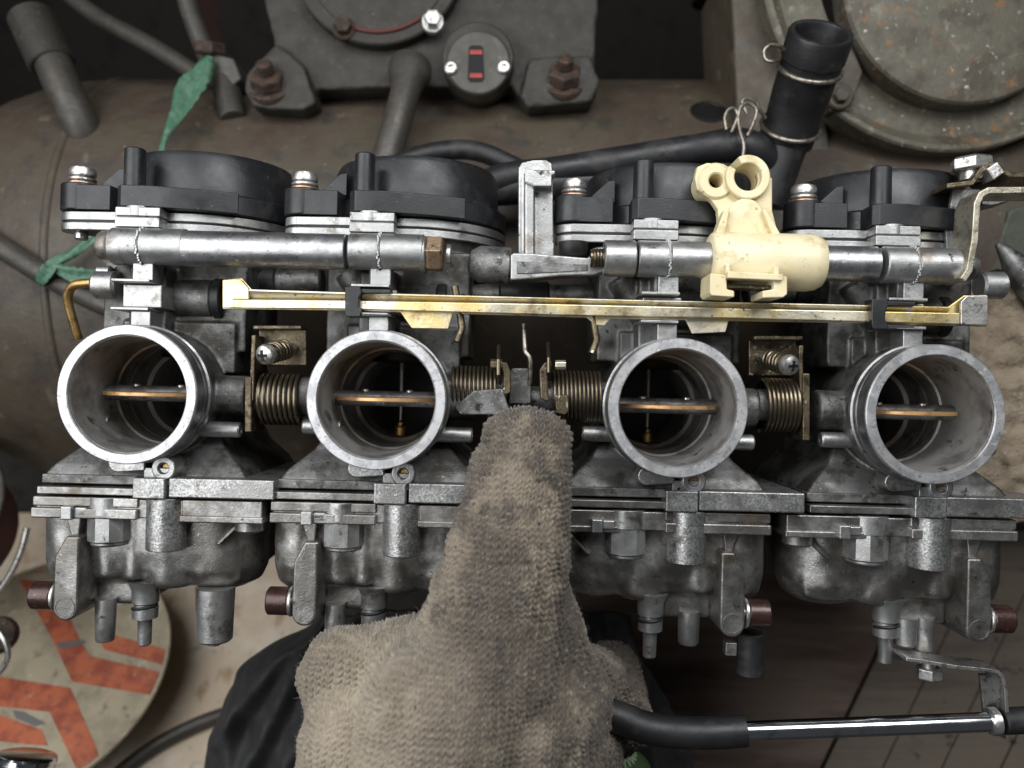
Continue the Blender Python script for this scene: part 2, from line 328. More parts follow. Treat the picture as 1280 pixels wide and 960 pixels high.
# black plastic cover
b = MB(); b.lathe([(134, 250), (136, 252), (136, 276), (130, 279), (124, 281), (121.5, 330), (117, 338), (104, 341), (0.5, 343)], (18, 0, -228), (0, 1, 0), 96)
cov = b.build('cover', m_black, root, ang=32)
b = MB(); b.cyl((-128, 250, -124), (-128, 288, -124), 27, n=28, ch=1.5)
b.prism([(-128, -98), (-76, -98), (-60, -200), (-128, -150)], 250, 284, lambda x, z, y: (x, y, z)); b.build('screw_lug', m_black, cov, 1.6)
b = MB(); b.prism([(-54, -74), (-46, -66), (-8, -66), (60, -84), (100, -100), (60, -200), (-50, -180)], 249, 278, lambda x, z, y: (x, y, z)); b.build('front_rim', m_black, cov, 1.6)
b = MB(); b.cyl((-37, 250, -86), (-37, 331, -86), 14.5, 13.5, n=28, ch=1.6); b.build('vent_post', m_black, cov)
b = MB(); b.prism([(-112, 284), (-70, 284), (-70, 316), (-80, 314)], -138, -128); b.build('rib', m_black, cov, 1.2)
b = MB(); b.lathe([(15, 0), (17.5, 2), (18, 8), (16, 13), (9, 15.5), (.5, 16)], (-128, 299, -124), (0, 1, 0), 28); scw = b.build('cover_screw', m_zinc, root)
b = MB(); b.cyl((-128, 288, -124), (-128, 292.4, -124), 19.5, n=28, ch=1.4); b.build('washer', m_copper, scw)
b = MB(); b.cyl((-128, 293.4, -124), (-128, 298.4, -124), 18.5, n=28, ch=1.4); b.build('spring_washer', m_zinc, scw)
b = MB(); b.cyl((-128, 212, -124), (-128, 223, -124), 9, n=16, ch=2); b.build('screw_tip', m_zinc, scw)
# pipe stubs
for x0, x1, y, z in ((60, 118, -46, -78), (-60, -112, -40, -84)):
    b = MB(); L = x1-x0; b.lathe([(10.5, 0), (10.5, abs(L)-2), (9, abs(L)), (5, abs(L)), (5, abs(L)-12)], (x0, y, z), (L, 0, 0), 24); b.build('pipe_stub', m_cast, root, ang=30)
# lower front of the body
b = MB(); b.prism(arc(-30, -91, 12, 90, 270, 8)+[(6, -100), (6, -79)], -90, -42); b.build('raised_pad', m_grain, root, 2)
b = MB(); b.lathe([(16, -30), (16, 4), (14.5, 6), (7.5, 6), (6.2, 3), (6.2, -29)], (31, -96, -46), (0, 0, 1), 28); b.box(4, 40, -118, -96, -78, -44); hb = b.build('drilled_boss', m_cast, root, 1)
b = MB(); b.cyl((31, -96, -62), (31, -96, -49), 6.2, n=16, ch=1); b.build('brass_plug', m_brass, hb)
b = MB(); b.box(-137, 2, -121, -109, -290, -58); b.build('lower_flange', m_cast_dark, root, 1.5)
b = MB(); b.box(-137, 4, -134, -124, -290, -47); b.build('lower_flange_edge', m_bowl, root, 1.5)
b = MB(); b.box(-6, 36, -135.5, -108, -120, -34); b.build('flange_step', m_grain, root, 2)
b = MB(); b.box(38, 176, -134, -108, -280, -40); b.build('flange_bar', m_grain, root, 2.2)
b = MB(); b.cyl((28, -205, -62), (28, -136, -62), 25.5, n=40, ch=1.2); b.build('pillar_boss', m_grain, root, ang=30)
b = MB(); b.cyl((-52, -162, -72), (-52, -137, -72), 28.5, n=40); b.lathe([(25, -198), (28, -196), (28, -160), (25, -159)], (-52, 0, -72), (0, 1, 0), 10, a0=.1); b.cyl((-52, -203, -72), (-52, -190, -72), 24, n=24, ch=2)
b.build('hex_boss', m_cast, root, 1, ang=25)
b = MB(); b.box(-101, -86, -166, -148, -70, -38); b.box(-86, -70, -162, -150, -70, -44); b.build('stop_pin', m_cast, root, 2)

def bowl(parent, flip):
    X = (lambda x: -x-8) if flip else (lambda x: x)
    def bx(b, x0, x1, *a): x0, x1 = sorted((X(x0), X(x1))); b.box(x0, x1, *a)
    def cy(b, x, y0, y1, z, r, r1=None, ch=0): b.cyl((X(x), y0, z), (X(x), y1, z), r, r1, n=32, ch=ch)
    b = MB()
    # main float chamber
    b.lathe([(34, -268), (54, -258), (62, -240), (63, -150), (60, -140)], (X(78), 0, -138), (0, 1, 0), 40)
    bx(b, -92, 118, -254, -140, -280, -88); bx(b, -84, 104, -264, -140, -270, -102)
    PR = [(-138, 0), (-215, 0), (-238, 5), (-252, 15), (-260, 30)]; m_ = 40; vs = []
    for y, sh in PR:
        for i in range(m_):
            a = 2*math.pi*i/m_; e = .42
            vs.append((X(-11+(137-sh)*math.copysign(abs(math.cos(a))**e, math.cos(a))), y, -184+(111-sh)*math.copysign(abs(math.sin(a))**e, math.sin(a))))
    b.add(vs, [tuple(range(m_)), tuple((len(PR)-1)*m_+i for i in range(m_))]+[(j*m_+i, j*m_+(i+1) % m_, (j+1)*m_+(i+1) % m_, (j+1)*m_+i) for j in range(len(PR)-1) for i in range(m_)])
    cy(b, 18, -264, -140, -108, 34, 40, 6)
    if not flip: cy(b, -24, -252, -150, -84, 13, 13, 3); bx(b, -32, -14, -250, -150, -140, -80)
    cy(b, -60, -252, -150, -96, 24, 26, 4)
    bx(b, -80, -12, -290, -240, -190, -96)
    # side chamber
    b.lathe([(18, -262), (33, -250), (38, -228), (39, -150)], (X(-112), 0, -104), (0, 1, 0), 36); bx(b, -142, -80, -240, -150, -250, -110)
    o = b.cast('float_bowl', m_bowl, parent, 2.8, 12, wobble=.9)
    # flange of the bowl
    f = MB(); bx(f, -143, -4, -150, -137, -292, -48); bx(f, -143, -4, -165, -151.2, -292, -44); f.build('bowl_flange', m_bowl, o, 2.2)
    f = MB(); bx(f, 52, 158, -165, -137.5, -290, -50); bx(f, 50, 160, -167, -158, -290, -47); f.build('bowl_flange', m_bowl, o, 2)
    f = MB(); bx(f, -140, 156, -163.5, -138.5, -288, -51); f.build('bowl_flange', m_bowl, o, 2)
    f = MB(); cy(f, 134, -182, -160, -76, 20, 20, 3); f.build('screw_boss', m_bowl, o, ang=30)
    # ear: the flat upright plate with the round mark
    e = MB(); pts = [(X(-78), -188), (X(-96), -188), (X(-110), -215), (X(-111), -268)]+[(X(-94.5-16.5*math.cos(a)), -282-17*math.sin(a)) for a in [math.pi*i/10 for i in range(11)]]
    e.prism(pts, -150, -44); ear = e.build('ear', m_bowl, o, 3.5, 3)
    e = MB(); e.lathe([(13.2, 0), (13.2, 1.1), (11.6, 1.1), (11.4, .3), (.5, .3)], (X(-95), -281, -44.2), (0, 0, 1), 32); e.build('round_mark', m_bowl, ear, ang=25)
    e = MB(); e.lathe([(17, 0), (18.5, 2), (18.5, 27), (16.5, 29), (10, 29), (9, 22), (.5, 22)], (X(-119), -272, -66), (X(-1)-X(0), 0, 0), 28); bt = e.build('drain_screw', m_maroon, o, ang=30)
    e = MB(); e.cyl((X(-119), -272, -66), (X(-114), -272, -66), 20, n=28, ch=1.2); e.cyl((X(-116), -272, -66), (X(-108), -272, -66), 8.5, n=20); e.build('washer', m_zinc, bt)
    # rib fin
    e = MB(); e.prism([(X(-104), -164), (X(-84), -164), (X(-88), -204), (X(-92), -204)], -96, -58); e.build('rib', m_bowl, o, 1.5)
    e = MB(); e.prism([(X(122), -166), (X(130), -166), (X(96), -200), (X(90), -200)], -92, -70); e.build('rib', m_bowl, o, 1.5)
    return o
def nipple(parent, x=-12):
    e = MB(); e.lathe([(7, -344), (9, -342), (9.5, -308), (10, -307), (16.5, -306), (17, -292), (14.5, -290), (14.5, -287), (17.5, -285), (18, -268), (24, -255)], (x, 0, -94), (0, 1, 0), 28)
    e.build('drain_nipple', m_cast, parent, ang=30)
    e = MB(); e.tube([(x-16*math.cos(a), -291+a*2.2-3, -94+16.6*math.sin(a)) for a in [math.pi*i/12 for i in range(13)]], 2.2, 8); e.build('wire_ring', m_hole, parent)
carbs = [root]
for i in (1, 2, 3):
    c = copy_tree(root); c.matrix_world = TILT @ Matrix.Translation(Vector(ring_pos(i))*S) @ Matrix.Rotation(TZ, 4, 'Z')
    c['label'] = LABELS[i]; carbs.append(c)
bA = bowl(carbs[0], False); nipple(bA)
e = MB(); e.lathe([(11, -338), (12.5, -336), (13.5, -300), (13.5, -280)], (-64, 0, -90), (0, 1, 0), 24); e.build('drain_stub', m_cast, bA)
copy_tree(bA, carbs[1])
e = MB(); e.lathe([(8, -341), (9, -335), (21, -335), (24, -332), (26, -262)], (84, 0, -92), (0, 1, 0), 32); e.build('drain_plug', m_cast, bA, ang=30)
bB = bowl(carbs[2], True); nipple(bB)
e = MB(); e.lathe([(12, -326), (14, -323), (15, -280)], (42, 0, -100), (0, 1, 0), 24); e.build('drain_stub', m_cast, bB)
bB2 = copy_tree(bB, carbs[3])
e = MB(); e.lathe([(12, -318), (14, -316), (15, -280)], (14, 0, -92), (0, 1, 0), 24); e.build('drain_stub', m_cast, bB2)
# brass vent pipe of the left carburettor
P = [LA(*p) for p in ((128, 354, 96), (108, 354, 98), (92, 357, 102), (85, 368, 108), (86, 382, 114), (92, 404, 122), (98, 424, 130))]
b = MB(); b.tube(smooth_path(P, 5), 6.2, 14); b.build('vent_pipe', m_brass, carbs[0])
b = MB(); p0 = LA(118, 356, 92); b.cyl(p0+Vector((0, 0, 0)), p0+Vector((34, 0, 0)), 19, n=28, ch=4); b.cyl(p0+Vector((2, 18, -4)), p0+Vector((22, 18, -4)), 9, n=20, ch=2); b.build('pipe_union', m_cast, carbs[0], ang=30)
# ---------------------------------------------------------------- rods, rail, cream fitting
def rod_pts(px0, px1, dz=55):
    y = lambda px: 305+(px-170)*(330-305)/(1155-170)
    return W(px0, y(px0), 32)*1.0, W(px1, y(px1), 32)*1.0
def rod_axis(px):
    y = 305.5+(px-172)*(328.5-305.5)/(1155-172); p = W(px, y, 32); p.z = -55; return p
rod = thing('spacer_rod', 'shiny spacer rod with a bronze hex nut above the two left carburettors', 'rod', rod_axis(330), 'spacer rods tying the carburettors together')
def rcyl(b, a, c, r, n=40, ch=0, r1=None): b.cyl(rod_axis(a), rod_axis(c), r, r1, n, ch)
b = MB(); rcyl(b, 221, 429, 23.5, 48, 1); b.build('sleeve', m_mach, rod, ang=30)
b = MB(); b.lathe([(12, 0), (18, 2), (20.5, 6), (21.5, 14), (22.5, 18), (24, 20), (24, 36)], rod_axis(113), rod_axis(160)-rod_axis(113), 36); b.build('end_cap', m_cast, rod, ang=28)
b = MB(); rcyl(b, 523, 531, 23.5, 36, 1.5); b.build('washer', m_cast, rod, ang=28)
b = MB(); a = rod_axis(531); b.hexa(a, rod_axis(556)-a, 24.5, 22, 2.5, a0=.5); b.build('hex_nut', m_nut, rod, .8)
b = MB(); rcyl(b, 556, 563, 13, 24, 1.5); b.build('thread_end', m_zinc, rod)
rod2 = thing('spacer_rod', 'spacer rod running through the cream fitting above the two right carburettors', 'rod', rod_axis(980), 'spacer rods tying the carburettors together')
b = MB(); rcyl(b, 888, 1104, 23.5, 48, 1); b.build('sleeve', m_mach, rod2, ang=30)
b = MB(); rcyl(b, 757, 797, 24, 40, 1.5); b.build('end_collar', m_cast, rod2, ang=30)
b = MB(); rcyl(b, 1148, 1206, 23, 40, 1.5); b.build('end_collar', m_cast, rod2, ang=30)
b = MB(); b.coil(rod_axis(742), rod_axis(760), 11, 2.2, 4.5); rcyl(b, 740, 760, 10.5, 24); b.build('thread_end', m_spring, rod2)
b = MB(); a = rod_axis(1216); b.lathe([(21, -1), (21, 4), (17, 14), (9, 19), (.5, 20)], a, Vector((1, 0, 0)), 32); b.build('dome_head', m_cast_dark, rod2, ang=30)

rail = thing('choke_rail', 'long pale yellow zinc sliding rail crossing above the intake mouths', 'rail', W(760, 385, 58))
def RL(pts, d): return [(W(x, y, d).x, W(x, y, d).y) for x, y in pts]
d0 = 46
low = [(277, 386), (277, 349), (301, 347), (313, 361), (440, 365), (560, 369), (740, 373), (900, 377), (1090, 381), (1188, 383), (1207, 369), (1236, 368), (1236, 408), (1190, 407), (1090, 404), (912, 401), (908, 415), (866, 417), (858, 400), (764, 398), (756, 407), (744, 406), (734, 397), (566, 392), (560, 411), (514, 410), (500, 390), (440, 388)]
b = MB(); b.prism(RL(low, d0+6), -(d0+14), -(d0+10)); b.build('rail_plate', m_yellow, rail, 1)
lip = [(292, 374), (440, 375.5), (700, 380), (1000, 387), (1200, 391), (1200, 405.5), (1090, 402.5), (900, 397.5), (700, 394), (560, 390), (440, 386.5), (279, 385)]
b = MB(); b.prism(RL(lip, d0), -(d0+4.2), -d0); b.build('folded_edge', m_yellow, rail, 1.6, 3)
hd = [(278, 385), (278, 350), (300, 348.5), (311, 361), (311, 374), (292, 374), (292, 385)]
b = MB(); b.prism(RL(hd, d0), -(d0+4.1), -(d0-.4)); b.build('rail_head', m_yellow, rail, 1.2)
hd = [(1201, 377), (1208, 370), (1235, 369.5), (1235, 407), (1201, 405.5)]
b = MB(); b.prism(RL(hd, d0), -(d0+4.1), -(d0-.4)); b.build('rail_head', m_zinc, rail, 1.2)
top = [(311, 361.5), (440, 365.5), (740, 373.5), (1090, 381.5), (1188, 383.5), (1188, 386), (1090, 384), (740, 376), (440, 368), (311, 364)]
b = MB(); b.prism(RL(top, d0), -(d0+5), -(d0+.5)); b.build('upper_lip', m_yellow, rail, .8)
ta = [W(x, y, d0) for x, y in ((311, 364), (440, 368), (740, 376), (1090, 384), (1188, 386))]; tb = [W(x, y, d0) for x, y in ((311, 376), (440, 377), (740, 382.5), (1090, 390.5), (1188, 393))]
b = MB(); vs = []
for p, q in zip(ta, tb): vs += [(p.x, p.y+1, -(d0+1)), (q.x, q.y, -(d0+9)), (q.x, q.y, -(d0+11)), (p.x, p.y+1, -(d0+11))]
b.add(vs, [(3, 2, 1, 0), (16, 17, 18, 19)]+[(i*4+k, i*4+(k+1) % 4, i*4+4+(k+1) % 4, i*4+4+k) for i in range(4) for k in range(4)]); b.build('sloped_web', m_yellow, rail, .6)
for px in (0, 1):
    ox, oy = ((0, 0), (659, 15.5))[px]
    f = lambda pts: RL([(x+ox, y+oy) for x, y in pts], 36)
    b = MB()
    b.prism(f([(431, 358), (450, 358), (452, 366), (449, 372), (448, 384), (452, 390), (450, 396), (433, 396), (431, 390)]), -60, -36)
    b.prism(f([(448, 360), (488, 361), (488, 366.5), (452, 366.5)]), -60, -40); b.prism(f([(448, 390), (486, 391), (490, 396), (448, 396)]), -60, -40)
    b.build('rail_clip', m_black, rail, 1.6, 2)
for x, y in ((574, 386), (742, 401)):
    b = MB(); p = W(x, y, 60); b.tube([p+Vector((-6, 30, 0)), p, p+Vector((4, -26, 0)), p+Vector((-3, -44, 4))], 5, 10); b.build('choke_pin', m_yellow_dirty, rail)

fit = thing('cable_fitting', 'cream yellowed plastic fitting with two eyes clamped round the rod', 'fitting', rod_axis(960))
b = MB(); b.lathe([(32, 0), (36, 3), (37.5, 8), (37.5, 130), (36, 140), (32, 147), (26, 149)], rod_axis(891), rod_axis(1032)-rod_axis(891), 56); b.build('sleeve', m_cream, fit, ang=40)
d = 62
web = [(900, 296), (898, 262), (890, 250), (872, 236), (869, 222), (872, 208), (884, 203), (905, 204), (915, 210), (952, 216), (966, 222), (966, 262), (974, 294)]
b = MB(); b.prism(RL(web, d), -(d+16), -(d+2)); hc = MB()
for c_, r_ in (((895, 226), 9.8), ((933, 223), 17.8)):
    q = W(c_[0], c_[1], d); hc.cyl((q.x, q.y, -140), (q.x, q.y, -20), r_, n=40)
b.cast('web', m_cream, fit, 1.3, 1, cut=hc)
def eye(px, py, ro, ri, z0, z1):
    p = W(px, py, d); b = MB()
    b.lathe([(ri, z0), (ri, z1-2), (ri+2, z1), (ro-2.5, z1), (ro, z1-2.5), (ro, z0)], (p.x, p.y, 0), (0, 0, 1), 40, closed=True); return b
eye(895, 226, 24, 9.5, -104, -60).build('small_eye', m_cream, fit, ang=35)
p = W(933, 223, d)
b = MB()
ro, ri = 29.5, 18; n = 40; vs = []; A = [math.radians(118-330*i/n) for i in range(n+1)]
for z in (-104, -53):
    for r in (ri, ro):
        vs += [(p.x+r*math.cos(a), p.y+r*math.sin(a), z) for a in A]
N1 = n+1; fs = []
for i in range(n): fs += [(i, i+1, N1+i+1, N1+i), (2*N1+i, 3*N1+i, 3*N1+i+1, 2*N1+i+1), (i, 2*N1+i, 2*N1+i+1, i+1), (N1+i, N1+i+1, 3*N1+i+1, 3*N1+i)]
fs += [(0, N1, 3*N1, 2*N1), (n, 2*N1+n, 3*N1+n, N1+n)]
b.add(vs, fs); b.build('split_eye', m_cream, fit, 3, 3)
for pts in ([(898, 296), (893, 294), (905, 262), (912, 262), (906, 296)], [(966, 296), (952, 262), (958, 262), (975, 292), (976, 296)]):
    b = MB(); b.prism(RL(pts, d-14), -(d+6), -(d-16)); b.build('gusset', m_cream, fit, 2)
b = MB(); dome = [(905, 296), (905, 278)]+[(932+22*math.cos(math.radians(a)), 268-20*math.sin(math.radians(a))) for a in range(180, -1, -15)]+[(962, 280), (962, 296)]
b.prism(RL(dome, d-6), -(d+4), -(d-8)); b.build('front_face', m_cream, fit, 3, 3)
cz = 12
for pts, z0, z1 in (([(887, 342), (907, 344), (908, 362), (917, 364), (917, 372), (889, 370), (886, 366)], -60, -8), ([(966, 344), (983, 346), (983, 368), (978, 372), (952, 373), (952, 364), (966, 362)], -60, -8), ([(907, 340), (976, 344), (976, 352), (907, 349)], -60, -2), ([(906, 330), (912, 330), (912, 344), (906, 343)], -60, -8), ([(966, 333), (973, 334), (973, 347), (966, 346)], -60, -8)):
    b = MB(); b.prism(RL(pts, cz), z0, z1); b.build('clip_jaw', m_cream, fit, 1.6)
b = MB(); b.prism(RL([(909, 354), (966, 357), (966, 362), (909, 360)], 20), -44, -18); b.build('clip_plate', m_yellow_dirty, fit, .6)

# upright casting and arm in the middle
post = thing('bracket_casting', 'upright silver cast bracket and arm standing between the middle carburettors', 'bracket', W(670, 270, 80))
b = MB()
b.prism(RL([(648, 330), (648, 208), (652, 201), (664, 198), (684, 198), (691, 203), (693, 330)], 96), -150, -104)
b.prism(RL([(656, 330), (656, 214), (668, 214), (668, 330)], 82), -110, -82); b.prism(RL([(656, 228), (656, 212), (694, 213), (694, 218), (690, 219), (690, 234), (668, 233)], 82), -110, -80)
b.cast('upright', m_cast, post, 1.6, 3)
b = MB(); b.prism(RL([(638, 318), (642, 316), (660, 316), (735, 322), (745, 309), (757, 308), (758, 338), (742, 344), (700, 345), (660, 349), (638, 350)], 66), -100, -66); b.build('arm', m_cast, post, 2.5, 3)
b = MB(); b.prism(RL([(646, 326), (735, 330), (735, 338), (660, 342), (646, 342)], 62), -68, -64.5); b.build('arm_face', m_cast_dark, post, 1)
b = MB(); a = W(596, 330, 92); c = W(638, 333, 92); b.lathe([(8, -12), (18, -8), (25, 4), (25.5, 44), (23, 46)], a, c-a, 36); b.build('arm_boss', m_cast_dark, post, ang=35)
b = MB(); p = W(716, 318, 92); b.lathe([(16, 0), (20, 6), (21, 14), (21, 20)], p+Vector((0, -4, 0)), (0, 1, 0), 28); b.build('screw_tip', m_hole, post)

# ---------------------------------------------------------------- return springs and levers
def linkage(name, label, cx, cy, side):
    t = thing(name, label, 'spring', W(cx, cy, 93), 'throttle return springs on the shaft')
    return t
def spring_unit(px0, px1, py, R, turns, wire, label, d=93):
    t = thing('throttle_spring', label, 'spring', W((px0+px1)/2, py, d), 'throttle return springs on the shaft')
    a = W(px0, py, d-30); c = W(px1, py+ (px1-px0)*.02, d-30); a.z = c.z = -d
    b = MB(); b.coil(a, c, R, wire, turns, 8, 28); b.build('coil', m_spring, t)
    b = MB(); b.cyl(a-(c-a)*.12, c+(c-a)*.15, R*.62, n=24); b.build('shaft', m_cast_dark, t)
    return t, a, c
t, a, c = spring_unit(318, 370, 499, 33, 8, 2.7, 'bronze coloured coil spring with adjusting screw between the two left carburettors')
def adj(t, px, py, flip=1):
    d = 62
    p = W(px, py, 40)
    b = MB(); q = W(px-16*flip, py, 66); b.strip([(q.x, q.y+26), (q.x-1, q.y), (q.x-3*flip, q.y-62)], -120, -66, 6); b.build('lever_arm', m_yellow_dirty, t, 1.5)
    q = W(px+8*flip, py-6, 100)
    x0, x1 = sorted((q.x-20*flip, q.x+46*flip)); b = MB(); b.box(x0, x1, q.y-22, q.y+30, -106, -101); b.box(x0, x1, q.y+26, q.y+32, -106, -76); b.build('lever_plate', m_yellow_dirty, t, 2)
    ax = Vector((-.32*flip, -.2, .92)).normalized()
    b = MB(); b.lathe([(10, -8), (13, -5), (14, 0), (12, 6), (6, 9), (.5, 9.5)], p, ax, 28); hd = b.build('screw_head', m_zinc, t, ang=40)
    _, u, w = frame_of(ax)
    for v in (u, w):
        b = MB(); o = p+ax*9.4; v2 = ax.cross(v)
        b.add([o+v*sx*7+v2*sy*1.8+ax*h for h in (-2, .7) for sx, sy in ((-1, -1), (1, -1), (1, 1), (-1, 1))], [(0, 1, 2, 3), (4, 5, 6, 7), (0, 1, 5, 4), (1, 2, 6, 5), (2, 3, 7, 6), (3, 0, 4, 7)]); b.build('cross_slot', m_hole, hd)
    b = MB(); b.coil(p-ax*8, p-ax*44, 12, 2.2, 5.5); b.build('screw_spring', m_spring, t)
    b = MB(); b.cyl(p-ax*4, p-ax*60, 6, n=16); b.build('screw_shank', m_zinc, t)
adj(t, 333, 443, 1)
b = MB(); b.box(a.x-14, a.x-4, a.y-44, a.y+30, -122, -64); b.build('lever_cheek', m_yellow_dirty, t, 2)
t, a, c = spring_unit(958, 1000, 507, 35, 8, 2.7, 'dark coil spring with adjusting screw between the two right carburettors')
adj(t, 986, 456, -1)
b = MB(); b.box(c.x+4, c.x+14, c.y-46, c.y+44, -122, -64); b.build('lever_cheek', m_yellow_dirty, t, 2)
t, a, c = spring_unit(562, 620, 486, 30, 11, 2.2, 'fine coil spring left of the fingertip beside the second carburettor')
b = MB(); p = W(630, 468, 60); b.prism([(p.x-6, p.y+16), (p.x+4, p.y+16), (p.x+9, p.y+4), (p.x+9, p.y-24), (p.x-2, p.y-30), (p.x-8, p.y-26), (p.x-1, p.y-18), (p.x-1, p.y+2)], -80, -50); b.build('lever_arm', m_yellow_dirty, t, 2)
b = MB(); p = W(613, 456, 52); b.cyl(p+Vector((0, 0, -4)), p+Vector((16, 0, -4)), 8, n=6); b.build('pin', m_yellow_dirty, t, 1)
b = MB(); p = W(623, 460, 44); b.tube([p+Vector((0, 30, -30)), p+Vector((0, 10, -2)), p+Vector((0, -8, 0)), p+Vector((2, -20, -14))], 2.6, 8); b.build('hook_wire', m_spring, t)
b = MB(); p = W(590, 494, 42); b.prism([(p.x+40, p.y+9), (p.x+2, p.y+6), (p.x-24, p.y-16), (p.x-16, p.y-26), (p.x+50, p.y-26)], -70, -48); b.build('throttle_drum', m_cast_dark, t, 2)
t, a, c = spring_unit(690, 752, 496, 34, 12, 2.2, 'fine coil spring right of the fingertip beside the third carburettor')
b = MB(); p = W(682, 474, 56); b.prism([(p.x-7, p.y-26), (p.x-8, p.y+12), (p.x-2, p.y+22), (p.x+8, p.y+24), (p.x+8, p.y+16), (p.x+2, p.y+10), (p.x+4, p.y-30)], -80, -48); b.build('lever_arm', m_yellow_dirty, t, 2)
b = MB(); p = W(694, 456, 50); b.cyl(p, p+Vector((14, 0, 0)), 6.5, n=6); b.build('pin', m_yellow, t, 1)
b = MB(); p = W(686, 452, 44); b.tube([p+Vector((0, 26, -30)), p+Vector((0, 4, 0)), p+Vector((0, -14, 0))], 2.4, 8); b.build('hook_wire', m_spring, t)
b = MB(); p = W(703, 511, 48); b.prism([(p.x-10, p.y+18), (p.x+8, p.y+18), (p.x+9, p.y-4), (p.x+3, p.y-9), (p.x-8, p.y-6)], -60, -52); b.build('lever_foot', m_yellow_dirty, t, 2)
lev = thing('throttle_lever', 'dark lever plate with pale wire rod just above the fingertip', 'lever', W(652, 475, 85))
b = MB(); b.prism(RL([(640, 460), (665, 460), (664, 505), (636, 505), (637, 466)], 84), -98, -86); b.build('lever_plate', m_cast_dark, lev, 2)
b = MB(); b.tube(smooth_path([W(655, 405, 90), W(656, 432, 84), W(657, 440, 80), W(662, 447, 78), W(663, 462, 80), W(662, 480, 86)], 4), [3.4]*20+[3.4], 10); b.build('lever_wire', m_wire, lev)
b = MB(); b.cyl(W(560, 494, 112), W(765, 500, 112), 16, n=24); b.build('centre_shaft', m_cast_dark, lev)

# dark plates and joints seen deep between the carburettors
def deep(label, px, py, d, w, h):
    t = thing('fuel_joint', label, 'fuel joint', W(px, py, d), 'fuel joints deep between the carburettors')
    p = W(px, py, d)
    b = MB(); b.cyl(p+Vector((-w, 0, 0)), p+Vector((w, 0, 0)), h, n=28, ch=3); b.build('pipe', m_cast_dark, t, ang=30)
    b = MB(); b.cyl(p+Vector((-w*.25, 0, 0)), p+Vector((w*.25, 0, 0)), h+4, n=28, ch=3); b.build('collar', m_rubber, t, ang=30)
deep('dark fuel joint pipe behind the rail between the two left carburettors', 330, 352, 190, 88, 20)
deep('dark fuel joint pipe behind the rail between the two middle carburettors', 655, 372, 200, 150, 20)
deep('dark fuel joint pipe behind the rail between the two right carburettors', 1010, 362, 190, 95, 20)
# ---------------------------------------------------------------- hoses and clamps
def hose(name, label, pts, r, cat='hose', n=24, group=None, material=None, parent=None, k=6):
    P = smooth_path([W(*p) for p in pts], k)
    if isinstance(r, (list, tuple)):
        m = len(P); rr = [r[min(int(i/(m-1)*(len(r)-1)), len(r)-2)]*(1-(i/(m-1)*(len(r)-1)) % 1)+r[min(int(i/(m-1)*(len(r)-1))+1, len(r)-1)]*((i/(m-1)*(len(r)-1)) % 1) if i < m-1 else r[-1] for i in range(m)]
    else: rr = r
    o = W(*pts[len(pts)//2]); b = MB(); b.tube(P, rr, n)
    ob = b.build(name, material or m_rubber, parent, origin=o, ang=50)
    if parent is None: tag(ob, label, cat, group)
    return ob
hose('rubber_hose', 'thick black hose running behind the cream fitting up to the clamped pipe', [(560, 262, 330), (620, 226, 330), (700, 214, 330), (800, 198, 330), (880, 186, 325), (918, 182, 320), (945, 190, 325), (968, 214, 350)], [24, 25, 25, 25, 26, 29, 30, 27], group='black hoses behind the covers')
hose('rubber_hose', 'thin black hose arching up behind the second black cover', [(478, 214, 400), (520, 196, 395), (560, 188, 390), (600, 190, 385), (650, 212, 380), (690, 235, 375)], 17, group='black hoses behind the covers')
hose('rubber_hose', 'short black hose lying low between second cover and cast upright', [(570, 236, 350), (620, 238, 340), (680, 232, 335), (760, 226, 345)], 26, group='black hoses behind the covers')
conn = thing('rubber_connector', 'black open ended rubber pipe with two wire clamps leaning at the top', 'rubber pipe', W(1000, 110, 300))
A = W(1027, 40, 212); B = W(982, 176, 345); ax = (B-A)
L = ax.length
b = MB(); b.lathe([(38, 4), (40, 0), (47, 0), (49, 4), (49, 40), (46, 44), (46, L*.55), (44, L-40), (46, L-36), (45, L), (30, L), (38, L*.5)], A, ax, 56, closed=True); b.build('pipe', m_rubber, conn, ang=35)
b = MB(); b.cyl(A+ax*.28, A+ax*.3, 40, n=32); b.build('pipe_dark_disc', m_hole, conn)  # black disc set across the pipe in place of the shade inside it
b = MB(); Bn = W(955, 262, 360); b.lathe([(30, 0), (38, 10), (36, 60), (34, (Bn-B).length)], B-ax*.05, Bn-B, 40); b.build('lower_pipe', m_rubber, conn, ang=35)
def clamp(f, r, loops):
    c = A+ax*f; dd, u, w = frame_of(ax)
    b = MB(); n = 44; b.tube([c+(u*math.cos(2*math.pi*i/n)+w*math.sin(2*math.pi*i/n))*r for i in range(n)], 4, 10, close=True)
    cl = b.build('wire_clamp', m_wire, conn)
    for lp in loops:
        b = MB(); b.tube(smooth_path([W(*q) for q in lp], 4), 3, 8); b.build('clamp_ear', m_wire, cl)
clamp(.31, 48, [[(984, 72, 250), (975, 75, 240), (966, 77, 220), (957, 74, 220), (955, 64, 220), (962, 57, 220), (972, 57, 222), (984, 64, 230)]])
clamp(.86, 47, [[(957, 148, 290), (950, 138, 285), (945, 128, 282), (934, 123, 282), (928, 128, 282), (934, 142, 282)], [(908, 162, 280), (906, 148, 280), (910, 138, 280), (918, 136, 280), (922, 146, 280), (914, 166, 280)], [(926, 168, 278), (923, 150, 278), (926, 134, 278), (936, 129, 278), (946, 138, 278), (941, 156, 278), (934, 170, 278)], [(926, 168, 278), (930, 182, 278), (928, 200, 278)]])

